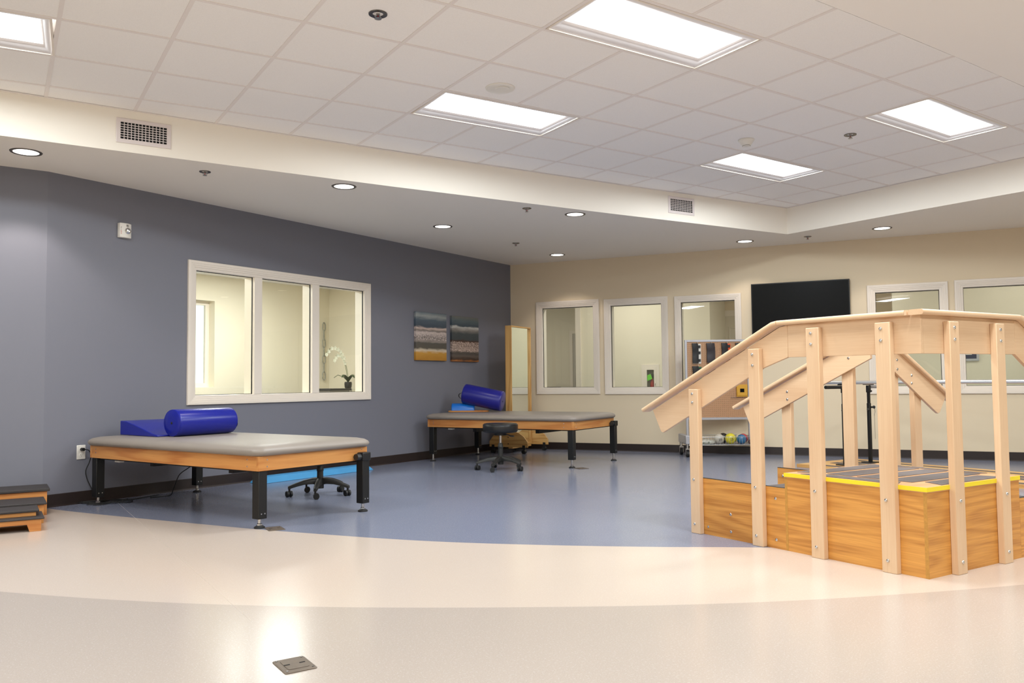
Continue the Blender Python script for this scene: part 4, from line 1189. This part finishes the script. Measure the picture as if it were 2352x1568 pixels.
# ------------------------------------------------------------------ parallel bars behind the stairs
t = thing('parallel_bars', 'chrome parallel bars on black posts over a low wooden platform', 'parallel bars', (7.65, 2.4, 0))
ox, oy = 7.65, 2.4
def pb(nm, x0, x1, y0, y1, z0, z1, mt, bev=0.0): return MB().box(x0-ox, x1-ox, y0-oy, y1-oy, z0, z1).build(nm, mt, t, bevel=bev)
pb('platform', 7.65, 8.68, 2.4, 6.15, 0, 0.034, M['pine_y'])
for x0, x1 in ((7.69, 7.79), (8.00, 8.14), (8.19, 8.33), (8.46, 8.54)):
    pb('grip_strip', x0, x1, 2.45, 5.98, 0.0342, 0.0362, M['grip'])
for x, y, hand in ((7.945, 5.74, -1), (8.39, 5.736, 1), (7.945, 2.9, -1), (8.39, 2.9, 1)):
    p = pb('post', x-0.017, x+0.017, y-0.017, y+0.017, 0.036, 0.70, M['black'], 0.003)
    o = MB(); o.box(x-ox-0.085, x-ox+0.085, y-oy-0.06, y-oy+0.06, 0.0345, 0.045); o.build('base_plate', M['black'], p)
    MB().box(x-ox-0.013, x-ox+0.013, y-oy-0.013, y-oy+0.013, 0.70, 0.90).build('inner_post', M['black'], p)
    m = MB(); m.box(x-ox-0.019, x-ox+0.019, y-oy-0.02, y-oy+0.02, 0.82, 0.90); m.build('collar', M['black'], p, bevel=0.004)
    m = MB(); m.cyl((x-ox+0.016, y-oy-0.016, 0.655), (x-ox+0.05, y-oy-0.025, 0.655), 0.011, 8); m.lathe([(0.011, 0), (0.018, 0.003), (0.018, 0.009), (0.008, 0.011)], 8, T=Matrix.Translation((x-ox+0.05, y-oy-0.025, 0.655)) @ Matrix.Rotation(R(90), 4, 'Y')); m.build('knob', M['blackplastic'], p)
    m = MB(); m.lathe([(0.009, 0), (0.014, 0.012), (0.014, 0.03), (0.006, 0.034)], 8, T=Matrix.Translation((x-ox-0.016, y-oy-0.016, 0.63)) @ Matrix.Rotation(R(-90), 4, 'Y')); m.build('knob', M['blackplastic'], p)
    m = MB(); m.lathe([(0.009, 0), (0.013, 0.012), (0.013, 0.03), (0.006, 0.034)], 8, T=Matrix.Translation((x-ox+0.019, y-oy, 0.835)) @ Matrix.Rotation(R(90), 4, 'Y')); m.build('knob', M['blackplastic'], p)
    m = MB(); m.tube([(x-ox+0.06, y-oy-0.03, 0.65), (x-ox+0.068, y-oy-0.03, 0.6), (x-ox+0.05, y-oy-0.03, 0.57), (x-ox+0.055, y-oy-0.03, 0.56)], 0.003, 6); m.cyl((x-ox+0.055, y-oy-0.03, 0.30), (x-ox+0.055, y-oy-0.03, 0.56), 0.002, 6); m.build('pin_chain', M['steel'], p)
    MB().cyl((x-ox+0.02*hand, y-oy, 0.885), (x-ox+0.30*hand, y-oy, 0.885), 0.019, 14).build('width_tube', M['black'] if hand < 0 else M['alu'], p, smooth=True)
    MB().box(x-ox-0.022, x-ox+0.022, y-oy-0.055, y-oy+0.055, 0.905, 0.917).build('saddle', M['black'], p)
for x in (7.945, 8.39):
    b = MB().cyl((x-ox, 2.5-oy, 0.934), (x-ox, 6.05-oy, 0.934), 0.019, 18).build('bar', M['railsteel'], t, smooth=True)
    MB().cyl((x-ox, 6.05-oy, 0.934), (x-ox, 6.065-oy, 0.934), 0.0195, 18).build('end_cap', M['rubber'], b, smooth=True)

# ------------------------------------------------------------------ standing mirror in the corner
ma = math.atan2(0.303, 0.546)
mo = Vector((6.102, 9.716, 0))
t = thing('standing_mirror', 'tall pine framed posture mirror on casters in the room corner', 'mirror', tuple(mo), ma)
Wm, Dm, z0, z1 = 0.60, 0.095, 0.09, 1.765
MB().box(0, 0.018, -Dm/2, Dm/2, z0, z1).build('frame_side', M['pine_z'], t, bevel=0.002)
MB().box(Wm-0.018, Wm, -Dm/2, Dm/2, z0, z1).build('frame_side', M['pine_z'], t, bevel=0.002)
MB().box(0.018, Wm-0.018, -Dm/2, Dm/2, z1-0.018, z1).build('frame_top', M['pine_x'], t, bevel=0.002)
MB().box(0.018, Wm-0.018, -Dm/2, Dm/2, z0, z0+0.03).build('frame_bottom', M['pine_x'], t)
MB().box(0.018, Wm-0.018, -0.022, -0.017, z0+0.03, z1-0.018).build('mirror_glass', M['mirror'], t)
MB().box(0.018, Wm-0.018, -0.0165, -0.008, z0+0.03, z1-0.018).build('back_panel', M['pine_z'], t)
for x in (-0.024, Wm+0.004):
    arch = [(-0.30, 0.085), (-0.30, 0.16), (-0.24, 0.235), (-0.16, 0.285), (-0.06, 0.305), (0.06, 0.305), (0.16, 0.285), (0.24, 0.235), (0.30, 0.16), (0.30, 0.085)]
    o = MB().prism(arch, 'yz', x, x+0.02).build('foot_panel', M['pine_y'], t, bevel=0.003)
    for y in (-0.24, 0.24):
        m = MB(); m.box(x-0.004, x+0.024, y-0.02, y+0.02, 0.06, 0.115); m.cyl((x+0.01, y, 0.03), (x+0.01, y, 0.06), 0.009, 8)
        m.cyl((x-0.018, y, 0.027), (x+0.038, y, 0.027), 0.027, 16); m.build('caster', M['rubber'], o)
    for z in (0.13, 0.22):
        m = MB(); m.cyl((x-0.003, 0.0, z), (x-0.0005, 0.0, z), 0.008, 8); m.build('screw_cap', M['ink'], o)
MB().box(0.0185, Wm-0.0185, -0.045, 0.02, 0.062, 0.088).build('stretcher', M['pine_x'], t, bevel=0.002)

# ------------------------------------------------------------------ rolling pegboard rack with cuffs and weighted balls
ro = Vector((7.638, 7.956, 0)); ra = math.atan2(-0.536, 0.844)
TR = Matrix.Translation(ro) @ Matrix.Rotation(ra, 4, 'Z')
t = thing('pegboard_rack', 'rolling silver rack with brown pegboard and wire basket behind the stairs', 'rack', tuple(ro), ra)
def pegboard():
    n = NT('pegboard_hardboard')
    tc = n.n('ShaderNodeTexCoord'); sp = n.n('ShaderNodeSeparateXYZ'); n.l(tc.outputs['Object'], sp.inputs[0])
    def cell(s): return n.math('SUBTRACT', n.math('FRACT', n.math('MULTIPLY', s, 1/0.0254)), 0.5)
    a, b = cell(sp.outputs[0]), cell(sp.outputs[2])
    d = n.math('SQRT', n.math('ADD', n.math('MULTIPLY', a, a), n.math('MULTIPLY', b, b)))
    hole = n.math('LESS_THAN', d, 0.14)
    nz = n.noise(n.coords((1, 1, 1)), 180, 3)
    n.l(n.ramp(nz, [(0.3, C(166, 122, 88)), (0.7, C(186, 142, 104))]), n.b.inputs['Base Color'])
    n.b.inputs['Roughness'].default_value = 0.5
    tr = n.n('ShaderNodeBsdfTransparent'); mx = n.n('ShaderNodeMixShader')
    n.l(hole, mx.inputs[0]); n.l(n.b.outputs[0], mx.inputs[1]); n.l(tr.outputs[0], mx.inputs[2]); n.l(mx.outputs[0], n.out.inputs[0])
    return n.m
for x in (0.085, 0.895): MB().box(x-0.014, x+0.014, -0.014, 0.014, 0.17, 1.505).build('upright', M['alu'], t, bevel=0.002)
MB().box(0.099, 0.881, -0.014, 0.014, 1.478, 1.505).build('cross_rail', M['alu'], t, bevel=0.002)
MB().box(0.099, 0.881, -0.014, 0.014, 0.462, 0.492).build('cross_rail', M['alu'], t, bevel=0.002)
MB().box(0.10, 0.88, -0.006, -0.002, 0.493, 1.477).build('pegboard', pegboard(), t)
for x in (0.035, 0.94):
    o = MB().box(x-0.022, x+0.03, -0.235, 0.235, 0.165, 0.275).build('end_leg', M['alu'], t, bevel=0.006)
    for y in (-0.2, 0.2):
        m = MB(); m.cyl((x+0.005, y, 0.105), (x+0.005, y, 0.165), 0.018, 10); m.box(x-0.02, x+0.035, y-0.016, y+0.016, 0.095, 0.110)
        for q in (-0.021, 0.026): m.box(x+q, x+q+0.004, y-0.022, y+0.016, 0.035, 0.1)
        c = m.build('caster_fork', M['steel'], o)
        MB().cyl((x-0.011, y-0.008, 0.04), (x+0.022, y-0.008, 0.04), 0.04, 18).build('caster_wheel', M['rubber'], c, smooth=True)
bk = MB()
bx0, bx1, by0, by1, bz0_, bz1_ = 0.055, 0.895, -0.22, 0.20, 0.152, 0.252
for z in (bz0_, bz1_): bk.tube([(bx0, by0, z), (bx1, by0, z), (bx1, by1, z), (bx0, by1, z)], 0.0035, 6, closed=True)
for k in range(24):
    x = bx0+(bx1-bx0)*(k+0.5)/24
    bk.tube([(x, by0, bz1_), (x, by0, bz0_), (x, by1, bz0_), (x, by1, bz1_)], 0.0018, 5)
for k in range(9):
    y = by0+(by1-by0)*(k+0.5)/9
    bk.tube([(bx0, y, bz1_), (bx0, y, bz0_), (bx1, y, bz0_), (bx1, y, bz1_)], 0.0018, 5)
bk.build('wire_basket', M['steel'], t, smooth=True)

def ball(label, x, y, r, mt, mark=None):
    z = 0.1545+r
    b = thing('weighted_ball', label, 'ball'); b['group'] = 'weighted balls in the rack basket'
    b.matrix_world = TR @ Matrix.Translation((x, y, z))
    m = MB(); m.lathe([(max(0.0006, r*math.sin(a)), -r*math.cos(a)) for a in [math.pi*k/18 for k in range(19)]], 32); m.build('body', mt, b, smooth=True, ang=80)
    MB().lathe([(0.008, 0), (0.006, 0.002), (0.0005, 0.002)], 10, T=Matrix.Translation((-r*0.5, -r*0.45, r*0.735)) @ Matrix.Rotation(R(-25), 4, 'Y')).build('valve', mt, b)
    if mark:
        text_mesh('mark', mark, 0.042, M['ink'], b, Matrix.Translation((0.0, -r-0.0005, -0.005)) @ Matrix.Rotation(R(90), 4, 'X') @ Matrix.Rotation(R(8), 4, 'Z'), 0.002)
BALLS = [('pearl grey weighted ball with black mark in the rack basket', 0.467, -0.11, 0.066, C(186, 180, 166), '20'), ('yellow weighted ball with black number in the rack basket', 0.612, -0.12, 0.070, C(214, 200, 52), '25'),
         ('metallic blue weighted ball beside the yellow one', 0.755, -0.12, 0.062, C(40, 104, 148), None), ('black weighted ball behind the grey and yellow ones', 0.565, 0.06, 0.066, C(28, 26, 25), None),
         ('green weighted ball behind the yellow one', 0.692, 0.085, 0.054, C(30, 128, 84), None), ('red weighted ball behind the metallic blue one', 0.815, 0.03, 0.062, C(186, 48, 56), None),
         ('dark plum weighted ball at the end of the basket', 0.866, -0.14, 0.058, C(96, 72, 70), None)]
for lab, x, y, r, c, mk in BALLS[:6] + BALLS[6:]:
    if lab.startswith('dark plum'): x, y, r = 0.858, -0.155, 0.030
    ball(lab, x, y, r, mat('ball_'+lab.split()[0]+lab.split()[1], c, 0.25, spec=0.6, coat=0.3), mk)
tr_ = thing('clear_tray', 'clear plastic bag of small parts lying in the rack basket', 'bag')
tr_.matrix_world = TR @ Matrix.Translation((0.24, -0.13, 0.158))
m = MB(); random.seed(3)
rg = []
for k, (hx, hy, z) in enumerate(((0.15, 0.07, 0.0), (0.165, 0.078, 0.02), (0.15, 0.07, 0.05), (0.10, 0.05, 0.062), (0.04, 0.02, 0.066))):
    rg.append([(x+random.uniform(-1, 1)*0.008, y+random.uniform(-1, 1)*0.008, z+(random.uniform(-1, 1)*0.006 if k else 0)) for x, y, _ in rrect(hx, hy, min(hx, hy)*0.6, z, 4)])
m.rings(rg); m.build('plastic', mat('hazy_plastic', C(176, 174, 162), 0.2, var=0.25, vscale=40), tr_, smooth=True, ang=70)
for k in range(4):
    MB().cyl((-0.11+0.06*k, -0.085, 0.002), (-0.11+0.06*k, -0.085, 0.03+0.006*(k % 2)), 0.012, 10).build('cup', mat('grey_green', C(120, 124, 112), 0.5), tr_)

def cuff(label, x, ztop, h, wd, flap, body):
    c = thing('ankle_weight', label, 'cuff weight'); c['group'] = 'cuff weights hanging on the pegboard'
    c.matrix_world = TR @ Matrix.Translation((x, -0.006, ztop))
    if flap:
        MB().box(0.004, wd, -0.014, -0.006, -h, -0.012).build('backing_flap', flap, c, bevel=0.003)
    bw = wd*0.62 if flap else wd
    rg = []
    for k in range(7):
        q = k/6; z = -0.004-(h-0.012)*q
        o = 0.004*math.sin(q*5)+0.010*q
        rg.append([(o-0.006, -0.016, z), (o-0.006, -0.038-0.006*math.sin(q*9), z), (o+bw*0.5, -0.046-0.006*math.sin(q*9), z), (o+bw, -0.036, z), (o+bw, -0.016, z)])
    MB().rings(rg).build('body', body, c, smooth=True, ang=60)
    if flap:
        for q in (0.16, 0.45, 0.82):
            MB().box(bw*0.8, wd*0.92, -0.032, -0.015, -h*q-0.022, -h*q+0.012).build('tab', body, c, bevel=0.003)
    MB().tube([(wd*0.55, -0.001, 0.006), (wd*0.55, -0.045, 0.004), (wd*0.55, -0.058, -0.006), (wd*0.55, -0.056, 0.012)], 0.003, 6).build('peg_hook', M['steel'], c, smooth=True)
bk_ = mat('black_nylon', C(26, 25, 27), 0.55, var=0.1, vscale=60)
pl_ = mat('dark_plum_nylon', C(40, 33, 38), 0.5, var=0.1, vscale=60)
cuff('black and white cuff weight at the start of the upper pegboard row', 0.165, 1.463, 0.27, 0.115, M['paper'], bk_)
cuff('plain dark cuff weight, second in the upper pegboard row', 0.352, 1.463, 0.265, 0.10, None, pl_)
cuff('black and orange cuff weight, third in the upper pegboard row', 0.548, 1.463, 0.25, 0.118, mat('orange_nylon', C(226, 84, 30), 0.55), bk_)
cuff('dark cuff weight, fourth in the upper pegboard row', 0.732, 1.463, 0.255, 0.105, None, bk_)
cuff('black and green cuff weight in the lower pegboard row', 0.165, 1.165, 0.25, 0.118, mat('green_nylon', C(28, 104, 68), 0.55), bk_)
cuff('dark cuff weight in the lower pegboard row, half behind the stair rail', 0.352, 1.165, 0.25, 0.10, None, bk_)
y_ = thing('yellow_timer', 'small yellow box with a dark square display on the pegboard', 'timer')
y_.matrix_world = TR @ Matrix.Translation((0.730, -0.0065, 0.772))
MB().box(0, 0.140, -0.035, 0, 0, 0.145).build('case', mat('ochre_plastic', C(204, 152, 46), 0.45), y_, bevel=0.006)
MB().box(0.042, 0.096, -0.037, -0.035, 0.045, 0.092).build('display', M['screen'], y_)
MB().box(-0.004, 0.144, -0.030, -0.002, -0.012, -0.0005).build('base_lip', mat('ochre_plastic', (0, 0, 0, 1)), y_)
k_ = thing('spare_hooks', 'bunch of small steel hooks under the yellow box on the pegboard', 'hook')
k_.matrix_world = TR @ Matrix.Translation((0.66, -0.006, 0.745))
for q in range(4):
    MB().tube([(0.02*q, -0.001, 0.0), (0.02*q, -0.03, 0.0), (0.02*q+0.004, -0.036, 0.014)], 0.0025, 6).build('hook', M['steel'], k_, smooth=True)
